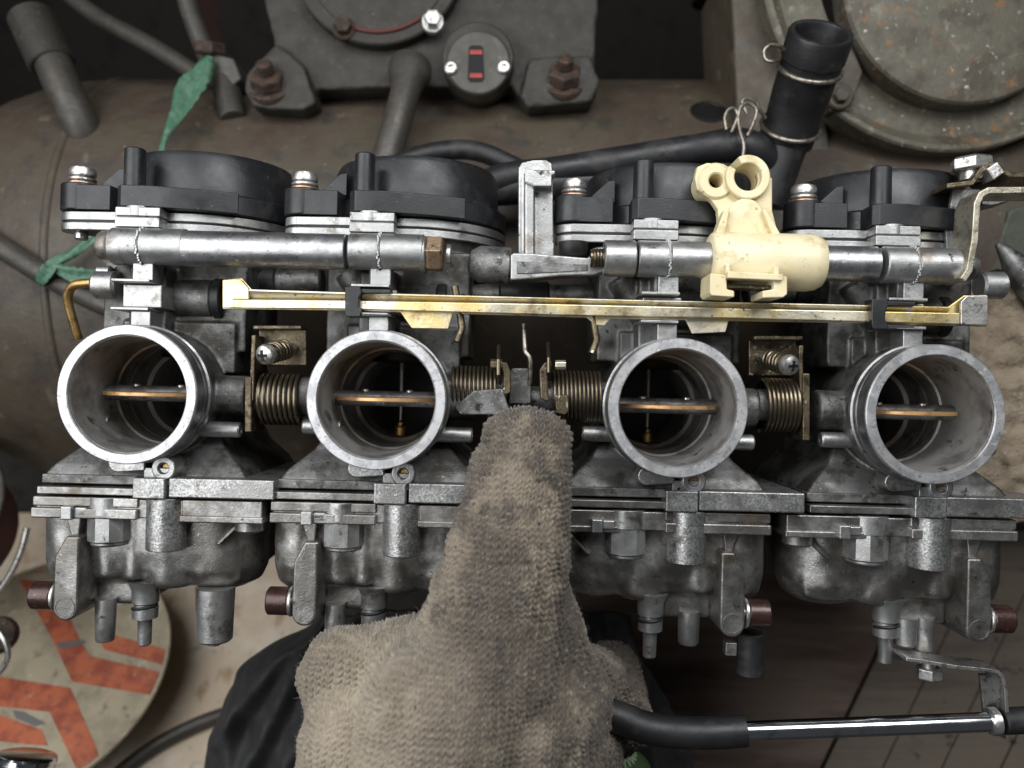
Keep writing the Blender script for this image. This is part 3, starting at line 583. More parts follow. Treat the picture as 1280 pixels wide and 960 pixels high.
# ---------------------------------------------------------------- throttle cable bracket at the right end
m_strap = mat('worn_strap', (.48, .45, .36), .4, .85, [((.28, .25, .18), 16, .45, .65, 6), ((.07, .055, .04), 8, .60, .70, 5)], [(3, .5)], .1)
br = thing('cable_bracket', 'bent yellow zinc bracket with hex bolt at the upper right', 'bracket', W(1225, 260, 40))
b = MB(); q = RL([(1282+30, 237), (1236, 238), (1227, 243), (1222, 254), (1219, 300), (1212, 338), (1204, 350)], 24); b.strip(q, -70, -24, 9); b.build('front_strip', m_strap, br, 1.5)
b = MB(); b.prism(RL([(1192, 236), (1226, 236), (1224, 290), (1210, 352), (1186, 345), (1182, 290)], 90), -98, -90); b.build('back_plate', m_cast_dark, br, 2)
b = MB(); q = RL([(1184, 232), (1216, 228), (1226, 214), (1236, 204), (1250, 210), (1262, 218), (1320, 220)], 70); b.strip(q, -150, -70, 7); b.build('upper_strip', m_yellow_dirty, br, 1.5)
b = MB(); p = W(1214, 226, 96); b.cyl(p, p+Vector((0, 12, 0)), 15, n=24); b.hexa(p+Vector((0, 12, 0)), (0, 1, 0), 27, 19, 3, a0=.2); b.build('hex_bolt', m_zinc, br, .8)
b = MB(); p = W(1243, 214, 66); b.box(p.x-9, p.x+9, p.y-9, p.y+9, -90, -62, rot=Matrix.Rotation(.6, 3, 'Z')); b.build('square_nut', m_zinc, br, 2)
b = MB(); p = W(1243, 357, 96); b.cyl(p+Vector((-22, 0, 0)), p+Vector((12, 0, 0)), 19, n=28, ch=3); b.build('pivot_boss', m_cast, br, ang=30)
b = MB(); b.prism(RL([(1228, 244), (1262, 244), (1262, 252), (1240, 257), (1228, 256)], 100), -140, -100); b.build('lower_lug', m_cast_dark, br, 2)
pl = thing('pliers', 'dark pointed tool tip poking in at the right edge', 'tool', W(1272, 318, 260))
b = MB(); b.tube([W(1246, 305, 250), W(1252, 310, 250), W(1268, 330, 250), W(1300, 368, 250)], [4, 9, 20, 30], 16, flat=.7); b.build('jaw', m_cast_dark, pl, ang=40)
b = MB(); b.tube([W(1249, 311, 262), W(1262, 334, 262), W(1300, 384, 262)], [4, 12, 22], 14, flat=.7); b.build('jaw', m_hole, pl, ang=40)

# ---------------------------------------------------------------- choke cable, lower right
cb = thing('choke_cable', 'chrome cable tube with black rubber sleeve held by a bent bracket', 'cable', W(1080, 907, 60))
a = W(926, 914, 60); c = W(1246, 902, 60); b = MB(); b.cyl(a, c, 12.5, n=40); b.build('chrome_tube', m_chrome, cb)
hose('sleeve', '', [(740, 885, 80), (775, 897, 72), (805, 909, 66), (845, 915, 62), (890, 916, 60), (931, 913.5, 60)], [20, 21, 21, 20.5, 20.5, 20.5], parent=cb)
b = MB(); b.lathe([(13, 0), (17, 1), (18, 3), (18, 10), (13, 12)], W(1236, 902, 60), c-a, 36); b.build('ferrule', m_zinc, cb, ang=30)
b = MB(); b.cyl(W(1252, 901.5, 60), W(1330, 898, 60), 17, n=28, ch=2); b.build('outer_cable', m_rubber, cb)
kb = thing('cable_support', 'thin bent steel bracket bolted under the right end carburettor', 'bracket', W(1190, 835, 60))
b = MB(); q = RL([(1133, 824), (1160, 828), (1195, 834), (1236, 838), (1248, 840), (1254, 846), (1258, 862), (1261, 918)], 52); b.strip(q, -92, -52, 5); b.build('bracket_strip', m_zinc, kb, 1.2)
b = MB(); b.prism(RL([(1225, 843), (1250, 843), (1258, 925), (1232, 912)], 78), -84, -78); b.build('back_web', m_cast_dark, kb, 1)
b = MB(); b.hexa(W(1161, 848, 84), (0, 1, 0), 17, 16, 2, a0=.3); b.cyl(W(1161, 836, 84), W(1161, 820, 84), 9, n=16); b.build('bolt', m_zinc, kb, .6)
b = MB(); p = W(938, 843, 96); q = W(938, 790, 96); r3 = Vector(ring_pos(2)); p = RZI @ (p-r3); q = RZI @ (q-r3); b.cyl(p, q, 19, n=28, ch=2).build('rubber_cap', m_rubber, carbs[2], ang=30)
b = MB(); p = RZI @ (W(915, 820, 92)-r3); b.box(p.x-9, p.x+7, p.y, p.y+18, -110, -92).build('stop_tab', m_cast, carbs[2], 1.5)
# ---------------------------------------------------------------- compressor behind
cp = thing('air_compressor', 'old brown grey compressor tank lying behind the carburettors', 'compressor', (0, 222, -880))
TC = Vector((0, 222, -880)); TR = 460
prof = []
for i in range(13):
    a = math.radians(90*i/12); prof.append((max(1.0, TR*math.sin(a)), -520*math.cos(a)))
prof += [(TR, 20), (TR, 700), (TR, 2500)]
b = MB(); b.lathe(prof, (-840, TC.y, TC.z), (1, 0, 0), 128); b.build('tank', m_tank, cp, ang=60)
b = MB(); b.lathe([(TR-2, 0), (TR+4, 3), (TR+5, 9), (TR+4, 15), (TR-2, 18)], (-840, TC.y, TC.z), (1, 0, 0), 128); b.build('weld_seam', m_tank, cp, ang=60)
b = MB(); b.prism(RL([(912, -60), (1000, -60), (1040, 190), (1000, 330), (930, 330)], 470), -700, -470); b.build('guard_support', m_tank, cp, 8, 3)
for px, py in ((884, 2), (886, 140)):
    for d_ in range(380, 900, 2):
        p = W(px, py, d_)
        if math.hypot(p.y-TC.y, p.z-TC.z) < TR: break
    nn = Vector((0, p.y-TC.y, p.z-TC.z)).normalized(); b = MB(); b.lathe([(36, -4), (36, 1), (30, 2.5), (29, .8), (1, .8)], p, nn, 40); b.build('dark_hole_disc', m_hole, cp, ang=25)  # flat black disc laid on the tank skin, painting the dark of a hole
# pump
pm = thing('compressor_pump', 'dark cast iron pump with bolted feet on top of the tank', 'pump', W(540, 60, 560))
d = 500
b = MB()
b.prism(RL([(312, -80), (352, 100), (376, 126), (398, 112), (480, 110), (640, 108), (652, 128), (700, 138), (742, 110), (752, -80)], d), -760, -d)
b.prism(RL([(314, 100), (352, 62), (385, 90), (400, 134), (384, 146), (322, 140), (312, 120)], d), -640, -(d-30))
b.prism(RL([(650, 128), (662, 80), (735, 76), (748, 108), (738, 134), (660, 141)], d), -640, -(d-30))
b.cast('pump_body', m_iron, pm, 4, 4, wobble=2)
def disc(px, py, dd, R, h, mt, name, par, n=64, ax=(0, 0, 1)):
    p = W(px, py, dd); b = MB(); b.lathe([(R-3, -40), (R, -36), (R, h-3), (R-3, h), (1, h)], (p.x, p.y, -dd), ax, n); return b.build(name, mt, par, ang=35)
cvp = disc(474, -46, 486, 158, 16, m_iron, 'crank_cover', pm)
disc(474, -46, 474, 132, 6, m_iron, 'cover_plate', cvp)
p = W(474, -46, 484); b = MB(); b.tube([(p.x+r*math.cos(math.radians(a)), p.y+r*math.sin(math.radians(a)), -467) for r in (134,) for a in range(236, 309, 5)], 3.2, 8); b.build('gasket_smear', m_red, cvp)
for px, py, mt in ((430, 36, m_rust), (541, 28, m_zinc)):
    p = W(px, py, 470); b = MB(); b.cyl((p.x, p.y, -478), (p.x, p.y, -466), 21, n=28, ch=2); b.hexa((p.x, p.y, -466), (.1, .1, 1), 16, 16, 2); b.build('cover_bolt', mt, pm)
sg = disc(598, 80, 486, 66, 30, m_iron, 'sight_boss', pm); disc(598, 80, 456, 58, 8, m_pipe, 'sight_plate', sg)
p = W(595, 80, 446)
b = MB(); b.prism([(p.x+sx*w, p.y+sy) for sx, w, sy in ((-1, 13, 30), (-1, 9, 34), (1, 9, 34), (1, 13, 30), (1, 15, -26), (1, 11, -32), (-1, 11, -32), (-1, 15, -26))], -450, -446.5); b.build('sight_window', m_glass, sg)
for yy, hh in ((20, 4), (24, 2), (-22, 4), (-18, 2)):
    b = MB(); b.box(p.x-11, p.x+11, p.y+yy-hh/2, p.y+yy+hh/2, -447, -445.8); b.build('red_line', m_redlit, sg)
for px, py in ((564, 85), (630, 84)):
    q = W(px, py, 446); b = MB(); b.lathe([(12, 0), (12, 6), (9, 8), (5, 8), (4, 3), (.6, 3)], (q.x, q.y, -449), (0, 0, 1), 24); b.build('sight_screw', m_zinc, sg, ang=30)
for px, py in ((334, 98), (706, 92)):
    q = W(px, py, 468); b = MB(); b.hexa(q+Vector((0, -10, -14)), (0, .6, .8), 32, 26, 4, a0=.4); b.cyl(q+Vector((0, -18, -24)), q+Vector((0, -10, -14)), 40, n=28, ch=2)
    b.cyl(q+Vector((0, 6, 6)), q+Vector((0, 20, 24)), 15, n=20, ch=3); b.build('foot_bolt', m_rust, pm)
b = MB(); b.tube(smooth_path([W(513, 86, 480), W(508, 110, 450), W(497, 150, 430), W(484, 196, 420), W(474, 240, 415)], 4), [40, 40, 38, 30, 28, 26, 26, 26, 26, 26, 26, 26, 26, 26, 26, 26, 26], 24); b.build('oil_pipe', m_pipe, pm, ang=60)
# fly-wheel guard, upper right
gd = thing('round_guard', 'large round grey green guard with chipped rusty paint at upper right', 'guard', W(1200, -30, 440))
p = W(1188, -46, 420)
b = MB(); b.lathe([(330, -70), (334, -66), (334, -4), (330, 0), (322, 0), (318, -6), (300, -22), (225, -26), (225, -70)], (p.x, p.y, -420), (0, 0, 1), 128, closed=True); b.build('rim', m_drumgreen, gd, ang=30)
p = W(1206, -22, 400)
b = MB(); b.lathe([(150, -60), (206, -58), (212, -50), (214, 0), (210, 5), (200, 7), (1, 8)], (p.x, p.y, -400), (0, 0, 1), 112); b.build('cover_disc', m_drumgreen, gd, ang=40)
b = MB(); q = W(1050, 120, 410); b.cyl((q.x, q.y, -440), (q.x, q.y, -408), 24, n=28, ch=3); b.hexa((q.x, q.y, -408), (0, 0, 1), 14, 10, 2); b.build('guard_bolt', m_tank, gd, ang=30)
b = MB(); b.prism(RL([(1058, 40), (1078, 90), (1062, 140), (1036, 140), (1040, 60)], 420), -450, -418); b.build('guard_lug', m_tank, gd, 3)
# pipes and taps, upper left
def pipe(label, pts, r, mt=None, col=(), name='steel_pipe', cat='pipe', group='pipes on the compressor'):
    t = thing(name, label, cat, W(*pts[0]), group)
    b = MB(); b.tube(smooth_path([W(*q) for q in pts], 5), r, 20); b.build('pipe', mt or m_pipe, t, ang=60)
    for q0, q1, rr in col:
        b = MB(); b.cyl(W(*q0), W(*q1), rr, n=24, ch=3); b.build('fitting', m_iron if rr > 30 else m_pipe, t, ang=30)
    return t
pipe('stout dark pipe leg with flanged collar at the upper left', [(52, 40, 520), (75, 100, 500), (98, 150, 500), (116, 192, 540), (124, 212, 640)], 33, col=[((38, 20, 520), (66, 82, 510), 42)])
pipe('long thin grey pipe slanting down to the block with green tape', [(60, -30, 660), (120, 20, 620), (180, 52, 590), (246, 92, 560)], 17)
pipe('short upright grey pipe entering the block with green tape', [(226, -30, 560), (240, 20, 555), (262, 78, 550)], 19)
vb = thing('pipe_block', 'rusty grey pipe joint block with green tape hanging from it', 'pipe joint', W(272, 92, 540))
b = MB(); b.prism(RL([(246, 78), (268, 66), (292, 72), (302, 98), (286, 112), (258, 108)], 520), -600, -520); b.cyl(W(280, 100, 545), W(292, 150, 520), 26, n=24); b.build('block', m_pipe, vb, 5, 3)
b = MB(); b.hexa(W(262, 68, 530), (.1, 1, .3), 30, 22, 4); b.build('union_nut', m_rust, vb)
def ribbon(label, pts, ws, name='green_tape'):
    P = [W(*q) for q in pts]; P2 = smooth_path(P, 10); m = len(P2); vs = []; fs = []
    for i, q in enumerate(P2):
        f = i/(m-1)*(len(ws)-1); k = min(int(f), len(ws)-2); w = ws[k]*(1-f+k)+ws[k+1]*(f-k)
        t = (P2[min(i+1, m-1)]-P2[max(i-1, 0)]).normalized(); nn = t.cross(Vector((0, 0, 1))).normalized()
        for j in range(5):
            s = (j-2)/2; vs.append(q+nn*(w*s*(1+.16*noise.noise(Vector((i*.35, j*2.1, 4))))) + Vector((0, 0, w*.35*math.cos(s*3.2+i*.16)+2.5*noise.noise(Vector((i*.4, j*.9, 2))))))
    for i in range(m-1):
        for j in range(4): fs.append((i*5+j, i*5+j+1, i*5+j+6, i*5+j+5))
    b = MB(); b.add(vs, fs); o = b.build(name, m_green, None, origin=P[0], ang=180)
    q = o.modifiers.new('s', 'SOLIDIFY'); q.thickness = 1.6*S
    tag(o, label, 'tape', 'strips of green tape'); return o
ribbon('faded green tape strip hanging from the pipe block to the left cover', [(262, 70, 505), (252, 92, 495), (240, 110, 480), (222, 140, 450), (208, 166, 420), (200, 200, 400), (196, 230, 390)], [8, 22, 26, 16, 7, 4, 3])
pipe('grey pipe crossing the tank at the left edge, tied with green tape', [(-60, 270, 420), (0, 308, 412), (60, 345, 405), (130, 380, 398), (190, 400, 390)], 20)
ribbon('dark green tape knotted round the grey pipe at the left edge', [(46, 350, 382), (54, 344, 372), (62, 336, 370), (68, 328, 376), (90, 316, 385), (112, 300, 390), (128, 290, 395)], [10, 14, 12, 9, 9, 8, 6])
ribbon('dark green tape tail leading right from the pipe knot', [(66, 332, 370), (84, 340, 372), (104, 346, 374), (128, 346, 378), (150, 344, 384)], [5, 13, 14, 11, 8])

# ---------------------------------------------------------------- surroundings: floor, wall
UP = Vector((0, .70711, .70711)); FLOOR = -1366*.70711     # the floor is level; UP is true vertical in this leaning frame
def onfloor(px, py, lift=0.0):
    r = Vector(((px-640)/D, (480-py)/D, -1)); h = FLOOR+lift; e = Vector((0, 0, D))
    t = (h-e.dot(UP))/r.dot(UP); return e+r*t
E1 = Vector((1, 0, 0)); E2 = Vector((0, .70711, -.70711))
def fl(p): return (p.dot(E1), p.dot(E2))
def fpt(u, v, h): return E1*u+E2*v+UP*(FLOOR+h)
m_ground = mat('dark_earth', (.03, .026, .022), .9, 0, [((.015, .013, .012), 60, .45, .65, 6)], [(20, 4)])
m_sheet = mat('stained_board', (.58, .47, .35), .75, 0, [((.66, .57, .46), 120, .45, .62, 6), ((.36, .23, .13), 70, .56, .70, 6, (1, .5, 1)), ((.25, .15, .09), 26, .64, .73, 6), ((.40, .36, .31), 50, .6, .7, 6)], [(30, 1.5), (5, .6)])
m_plank = mat('dark_plank', (.115, .092, .07), .7, 0, [((.075, .058, .045), 60, .42, .62, 7, (.12, 1, 1)), ((.155, .128, .10), 26, .58, .72, 7, (.08, 1, 1)), ((.03, .022, .018), 40, .6, .7, 6)], [(16, 2.5, (.08, 1, 1))], .1)
m_plank_red = mat('reddish_plank', (.115, .082, .062), .65, 0, [((.065, .038, .028), 60, .42, .62, 7, (.2, 1, 1)), ((.16, .11, .085), 30, .60, .72, 7, (.14, 1, 1))], [(16, 2, (.14, 1, 1))], .1)
b = MB(); b.add([fpt(-6000, -1500, -30), fpt(6000, -1500, -30), fpt(6000, 5000, -30), fpt(-6000, 5000, -30)], [(0, 1, 2, 3)]); tag(b.build('ground', m_ground), kind='structure')
m_wall = mat('dark_wall', (.022, .018, .016), .9, 0, [((.05, .018, .014), 300, .55, .62, 2, (1, .05, .05)), ((.012, .011, .01), 90, .5, .65, 5)])
b = MB(); b.add([fpt(-6000, 2300, -30), fpt(6000, 2300, -30), fpt(6000, 2300, 3000), fpt(-6000, 2300, 3000)], [(0, 1, 2, 3)]); tag(b.build('back_wall', m_wall), kind='structure')
bd = bpy.data.objects.new('floor', None); C.objects.link(bd); bd.matrix_world = TILT.copy(); ORG[bd] = Vector((0, 0, 0)); bd['kind'] = 'structure'
def slab(corners, h0, h1, name, mt, par, bev=4):
    b = MB(); c = [fl(onfloor(*q)) for q in corners]
    b.prism(c, h0, h1, lambda u, v, h: tuple(fpt(u, v, h))); return b.build(name, mt, par, bev)
slab([(-40, 640), (395, 640), (430, 1040), (-40, 1040)], -14, 0, 'stained_board', m_sheet, bd)
# dark planks, lower right, seams running up to the right
def seam(i):   # pixel line i
    return ((760+i*74, 1060), (960+i*74, 640))
for i in range(-1, 9):
    (x0, y0), (x1, y1) = seam(i); (x2, _), (x3, _) = seam(i+1)
    if i < 3: continue
    slab([(x0+.5, y0), (x2-.5, y0), (x3-.5, y1), (x1+.5, y1)], -20, random.uniform(-2, 2), 'plank', m_plank, bd, 2)
slab([(560, 1060), (978, 1060), (1178, 640), (640, 640)], -40, -3, 'plank', m_plank_red, bd, 3)

# stump / block on the right, leaning boards
m_block = mat('weathered_block', (.30, .24, .17), .85, 0, [((.21, .165, .115), 40, .45, .64, 7), ((.40, .34, .26), 20, .56, .70, 7), ((.07, .05, .035), 24, .62, .70, 6), ((.045, .033, .024), 5, .66, .71, 4)], [(22, 5), (6, 1.6)])
b = MB(); b.prism(RL([(1150, 350), (1220, 340), (1330, 330), (1340, 640), (1262, 662), (1225, 640), (1190, 600), (1165, 500)], 260), -640, -260)
o_ = b.cast('wood_block', m_block, None, 5, 5, origin=W(1240, 500, 330), wobble=9); tag(o_, 'rough weathered wood block with dark cracks behind the right end carburettor', 'wood block')
m_grn = mat('green_paint', (.075, .085, .062), .6, .1, [((.11, .07, .04), 40, .55, .68, 6), ((.05, .055, .045), 30, .5, .66, 6)], [(10, 1)])
b = MB(); b.prism(RL([(1262, 262), (1330, 240), (1330, 350), (1236, 344)], 420), -640, -420); o_ = b.build('metal_box', m_grn, None, 5, 3, origin=W(1280, 300, 450)); tag(o_, 'green painted metal box corner behind the right end bracket', 'box')
b = MB(); b.prism(RL([(1190, 250), (1262, 250), (1240, 350), (1190, 350)], 500), -700, -500); o_ = b.build('steel_plate', m_iron, None, 4, origin=W(1220, 300, 520)); tag(o_, 'grey steel plate seen through the right end bracket', 'plate')

# painted lid with red chevrons, lower left
m_lid = mat('cream_lid', (.38, .325, .225), .6, 0, [((.29, .245, .17), 60, .42, .62, 6), ((.19, .155, .11), 30, .56, .70, 7), ((.47, .42, .31), 22, .60, .72, 6)], [(30, 1)], .1)
m_lidred = mat('red_stripe', (.44, .115, .048), .6, 0, [((.27, .06, .032), 40, .42, .62, 6), ((.17, .075, .05), 26, .56, .70, 7), ((.36, .27, .18), 14, .64, .70, 6)], [(30, 1)], .1)
m_scuff = mat('grey_scuff', (.13, .125, .12), .6)
HL = 110
cL = onfloor(46, 838, HL); uL, vL = fl(cL); RLd = (fl(onfloor(206, 838, HL))[0]-uL)
lid = thing('drum', 'cream drum with red chevron stripes on its lid at the lower left', 'drum', cL)
b = MB(); b.lathe([(RLd-90, -140), (RLd-14, -10), (RLd, -4), (RLd+2, 0), (RLd, 4), (RLd-5, 4), (RLd-8, 0), (1, 0)], cL, UP, 112); b.build('lid', m_lid, lid, ang=35)
def lidpoly(px, name, mt, h=1.0):
    pts = []
    n = len(px)
    for i in range(n):                         # subdivide edges, keep inside the lid
        a = Vector(px[i]); c = Vector(px[(i+1) % n])
        for k in range(8):
            q = a+(c-a)*k/8; u, v = fl(onfloor(q.x, q.y, HL)); dx, dy = u-uL, v-vL; r = math.hypot(dx, dy)
            if r > RLd-9: dx *= (RLd-9)/r; dy *= (RLd-9)/r
            pts.append((uL+dx, vL+dy))
    b = MB(); b.prism(pts, HL-.8, HL+h, lambda u, v, hh: tuple(fpt(u, v, hh))); return b.build(name, mt, lid)
lidpoly([(24, 724), (60, 728), (82, 760), (100, 800), (112, 820), (208, 842), (207, 872), (90, 852), (66, 800)], 'stripe', m_lidred)
lidpoly([(-60, 846), (0, 846), (88, 860), (132, 962), (96, 962), (62, 890), (-60, 876)], 'stripe', m_lidred)
lidpoly([(-60, 892), (0, 894), (52, 912), (60, 932), (30, 930), (-60, 920)], 'stripe', m_lidred)
lidpoly([(118, 784), (150, 796), (208, 812), (208, 832), (130, 812)], 'stripe', m_lidred)
lidpoly([(30, 690), (52, 692), (54, 716), (24, 712)], 'stripe', m_lidred)
lidpoly([(16, 888), (30, 890), (56, 904), (44, 908), (20, 898)], 'scuff', m_scuff, 1.6)
lidpoly([(70, 804), (104, 800), (108, 804), (76, 812)], 'scuff', m_scuff, 1.6)
# old tin with rolled rim, left edge
tin = thing('round_tin', 'dark round tin with rolled rim and red inside at the left edge', 'tin', W(-70, 640, 470))
m_tin = mat('tin_red', (.09, .022, .018), .6, 0, [((.05, .04, .035), 60, .48, .62, 5), ((.09, .03, .022), 30, .5, .66, 6)], [(20, 2)])
p = W(-122, 640, 460); nn = Vector((.12, .55, .83)).normalized()
b = MB(); b.lathe([(150, -120), (158, -6), (164, -4), (166, 0), (164, 5), (158, 6), (154, 2), (148, -60), (1, -64)], p, nn, 96); b.build('shell', m_tin, tin, ang=40)
b = MB(); n = 90; dd, u, w = frame_of(nn); b.tube([p+nn*2+(u*math.cos(2*math.pi*i/n)+w*math.sin(2*math.pi*i/n))*164 for i in range(n)], 6, 10, close=True); b.build('rolled_rim', m_pipe, tin)
b = MB(); b.tube(smooth_path([W(34, 660, 520), W(26, 690, 512), W(14, 716, 508), W(-4, 742, 504), W(-30, 764, 500)], 5), 6, 10); b.build('bail_wire', m_zinc, tin)
hk = thing('wire_handle', 'rusty knob with bent wire at the left edge beside the striped lid', 'handle', W(2, 800, 440))
b = MB(); b.lathe([(10, -20), (30, -14), (34, 0), (28, 14), (10, 20)], W(-2, 794, 450), (.3, .4, .8), 28); b.build('knob', m_rust, hk)
b = MB(); b.tube(smooth_path([W(-10, 780, 420), W(4, 798, 415), W(10, 815, 415), (W(6, 832, 415)), W(-10, 850, 415)], 5), 5, 10); b.build('wire', m_zinc, hk)
# chrome socket, bottom left corner
so = thing('ratchet_socket', 'chrome socket tool end in the bottom left corner', 'socket', W(38, 960, 330))
a = W(34, 944, 300); ax = Vector((.14, .93, -.22)).normalized()
b = MB(); b.lathe([(46, -130), (46, -16), (44, -14), (44, -10), (46, -8), (46, -2), (44, 1), (38, 3), (.5, 3)], a, ax, 56); b.build('barrel', m_chrome, so, ang=30)
b = MB()
dd, u, w = frame_of(ax)
for i in range(44):
    t_ = 2*math.pi*i/44; c_ = a+ax*(-40)+(u*math.cos(t_)+w*math.sin(t_))*46; r_ = (u*math.cos(t_)+w*math.sin(t_)); s_ = ax.cross(r_)
    b.add([c_+s_*x*1.6+ax*y*15+r_*z for x in (-1, 1) for y in (-1, 1) for z in (-1, 1.3)], [(0, 1, 3, 2), (4, 6, 7, 5), (0, 4, 5, 1), (2, 3, 7, 6), (0, 2, 6, 4), (1, 5, 7, 3)])
b.build('knurling', m_chrome, so)
# grey cable on the board
b = MB(); b.tube(smooth_path([onfloor(px, py, 14) for px, py in ((100, 1010), (172, 948), (222, 917), (280, 893), (360, 870))], 6), 15, 16); o_ = b.build('grey_cable', m_pipe, None, origin=onfloor(222, 917, 14), ang=60); tag(o_, 'grey cable lying across the stained board at the lower left', 'cable')

# black fabric under the hand (trouser leg) as a draped, folded sheet with thickness
m_cloth = mat('black_cloth', (.009, .009, .0095), .7, 0, [((.014, .014, .015), 40, .45, .65, 4)], [(3, .5), (40, 3)], sheen=.05)
def drape(label, left, right, y0, y1, d, name, folds):
    NR = NC = 90
    def at(edge, y):
        for (xa, ya), (xb, yb) in zip(edge, edge[1:]):
            if ya <= y <= yb: t = (y-ya)/(yb-ya+1e-9); return xa+(xb-xa)*t
        return edge[-1][0]
    vs = []
    for r in range(NR+1):
        y = y0+(y1-y0)*r/NR; xl = sum(at(left, min(max(y+k, y0), y1)) for k in (-8, -4, 0, 4, 8))/5; xr = at(right, y)
        xl += 3*noise.noise(Vector((y/26, 1.3, 0)))
        for c in range(NC+1):
            p = W(xl+(xr-xl)*c/NC, y, d); x_, y_ = p.x, p.y
            h = sum(a*math.exp(-((x_-cx)*nx+(y_-cy)*ny)**2/(2*s*s)) for cx, cy, nx, ny, a, s in folds)
            h += 16*noise.noise(Vector((x_/120, y_/120, 3)))+9*noise.noise(Vector((x_/34+y_/60, y_/90, 7)))+3*noise.noise(Vector((x_/14, y_/22, 5)))
            h -= 60*max(0, 1-c/9)**2
            vs.append((p.x, p.y, p.z+h))
    b = MB(); b.add(vs, [(r*(NC+1)+c, r*(NC+1)+c+1, (r+1)*(NC+1)+c+1, (r+1)*(NC+1)+c) for r in range(NR) for c in range(NC)])
    ob = b.build(name, m_cloth, None, origin=vs[len(vs)//2], ang=180); q = ob.modifiers.new('s', 'SOLIDIFY'); q.thickness = 8*S; q.offset = -1
    tag(ob, label, 'trousers'); return ob
def fold(p0, p1, a, s, d):
    A_ = W(*p0, d); B_ = W(*p1, d); t = (B_-A_).normalized(); return (A_.x, A_.y, -t.y, t.x, a, s)
drape('black trouser cloth left of the gloved hand, below the carburettors', [(400, 765), (384, 788), (345, 806), (312, 826), (288, 844), (279, 868), (268, 884), (256, 920), (243, 965), (238, 1020)], [(600, 765), (600, 1020)], 765, 1020, 330, 'black_cloth', [fold((300, 980), (392, 800), 30, 12, 330), fold((262, 930), (372, 800), 22, 12, 330), fold((340, 1000), (410, 850), 24, 16, 330), fold((285, 850), (292, 960), 16, 9, 330)])
drape('black trouser cloth right of the gloved hand under the chrome cable', [(650, 765), (650, 1020)], [(786, 765), (796, 812), (820, 850), (850, 910), (890, 1020)], 765, 1020, 400, 'black_cloth', [fold((760, 980), (800, 830), 24, 14, 400), fold((830, 1000), (800, 860), 20, 12, 400)])
# green mesh trainer toe
m_shoe = mat('green_mesh', (.05, .10, .035), .7)
sh = thing('mesh_shoe', 'small piece of green mesh shoe at the bottom right of the glove', 'shoe', W(775, 965, 330))
b = MB(); b.lathe([(6, -60), (40, -40), (62, 0), (60, 40), (40, 60)], W(768, 985, 350), (0, 1, .2), 32); b.build('toe', m_shoe, sh, ang=60)
m_mesh = mat('mesh_line', (.30, .40, .24), .6)
b = MB(); c_ = W(768, 985, 350)
for k in range(-6, 7):
    for sgn in (-1, 1):
        pts = []
        for i in range(15):
            yy = -10+i*5.2; th = k*.22+sgn*(i-7)*.06; rr = 63-(max(0, yy-6)/60)**2*34
            pts.append(c_+Vector((rr*math.sin(th), yy, rr*math.cos(th))))
        b.tube(pts, 1.5, 5)
ml = b.build('mesh_lines', m_mesh, sh); ml['kind'] = 'stuff'
# ---------------------------------------------------------------- gloved hand
m_wool = mat('grey_wool', (.092, .073, .053), .95, 0, [((.088, .069, .050), 40, .40, .58, 6), ((.20, .163, .118), 90, .48, .62, 6), ((.050, .040, .030), 22, .54, .66, 6), ((.030, .024, .018), 9, .60, .70, 4), ((.060, .048, .036), 70, .52, .64, 6), ((.23, .19, .145), 5, .56, .7, 3)], [(2.0, .8)], 0, sheen=.25)
nt = m_wool.node_tree; bs = nt.nodes['Principled BSDF']; src = bs.inputs['Base Color'].links[0].from_socket
vd = nt.nodes.new('ShaderNodeVectorMath'); vd.operation = 'DISTANCE'; gp = nt.nodes.new('ShaderNodeNewGeometry'); nt.links.new(gp.outputs['Position'], vd.inputs[0])
vd.inputs[1].default_value = tuple(TILT @ (W(480, 925, -60)*S))          # the cleaner patch on the back of the hand
mr = nt.nodes.new('ShaderNodeMapRange'); mr.inputs[1].default_value = 60*S; mr.inputs[2].default_value = 190*S; mr.inputs[3].default_value = .62; mr.inputs[4].default_value = 0
nt.links.new(vd.outputs['Value'], mr.inputs[0]); mx = nt.nodes.new('ShaderNodeMix'); mx.data_type = 'RGBA'; nt.links.new(mr.outputs[0], mx.inputs[0]); nt.links.new(src, mx.inputs[6]); mx.inputs[7].default_value = (.46, .39, .29, 1); nt.links.new(mx.outputs[2], bs.inputs['Base Color'])
def cap(b, p0, p1, r0, r1, n=32):
    p0 = Vector(p0); p1 = Vector(p1); d = p1-p0; L = d.length
    pr = [(r0*math.sin(a)+.01, -r0*math.cos(a)) for a in [math.pi/2*i/8 for i in range(8)]]+[(r0, 0), (r1, L)]+[(r1*math.cos(a)+.01, L+r1*math.sin(a)) for a in [math.pi/2*i/8 for i in range(1, 9)]]
    b.lathe(pr, p0, d, n)
b = MB()
Q = lambda x, y, d: W(x, y, d)
# index finger up to the throttle drum
cap(b, Q(660, 558, 0), Q(650, 610, -12), 52, 64); cap(b, Q(646, 552, 0), Q(650, 610, -12), 43, 60); cap(b, Q(670, 553, 0), Q(655, 610, -12), 42, 60); cap(b, Q(649, 605, -12), Q(638, 668, -30), 64, 70); cap(b, Q(638, 668, -30), Q(626, 740, -40), 70, 80)
cap(b, Q(624, 740, -40), Q(612, 830, -40), 78, 105); cap(b, Q(656, 760, -20), Q(680, 880, -10), 60, 84)
# thumb side, bent knuckle at the left
cap(b, Q(420, 846, 6), Q(462, 980, 0), 46, 66); cap(b, Q(428, 832, 2), Q(520, 838, -20), 46, 66); cap(b, Q(520, 838, -20), Q(600, 850, -30), 62, 90)
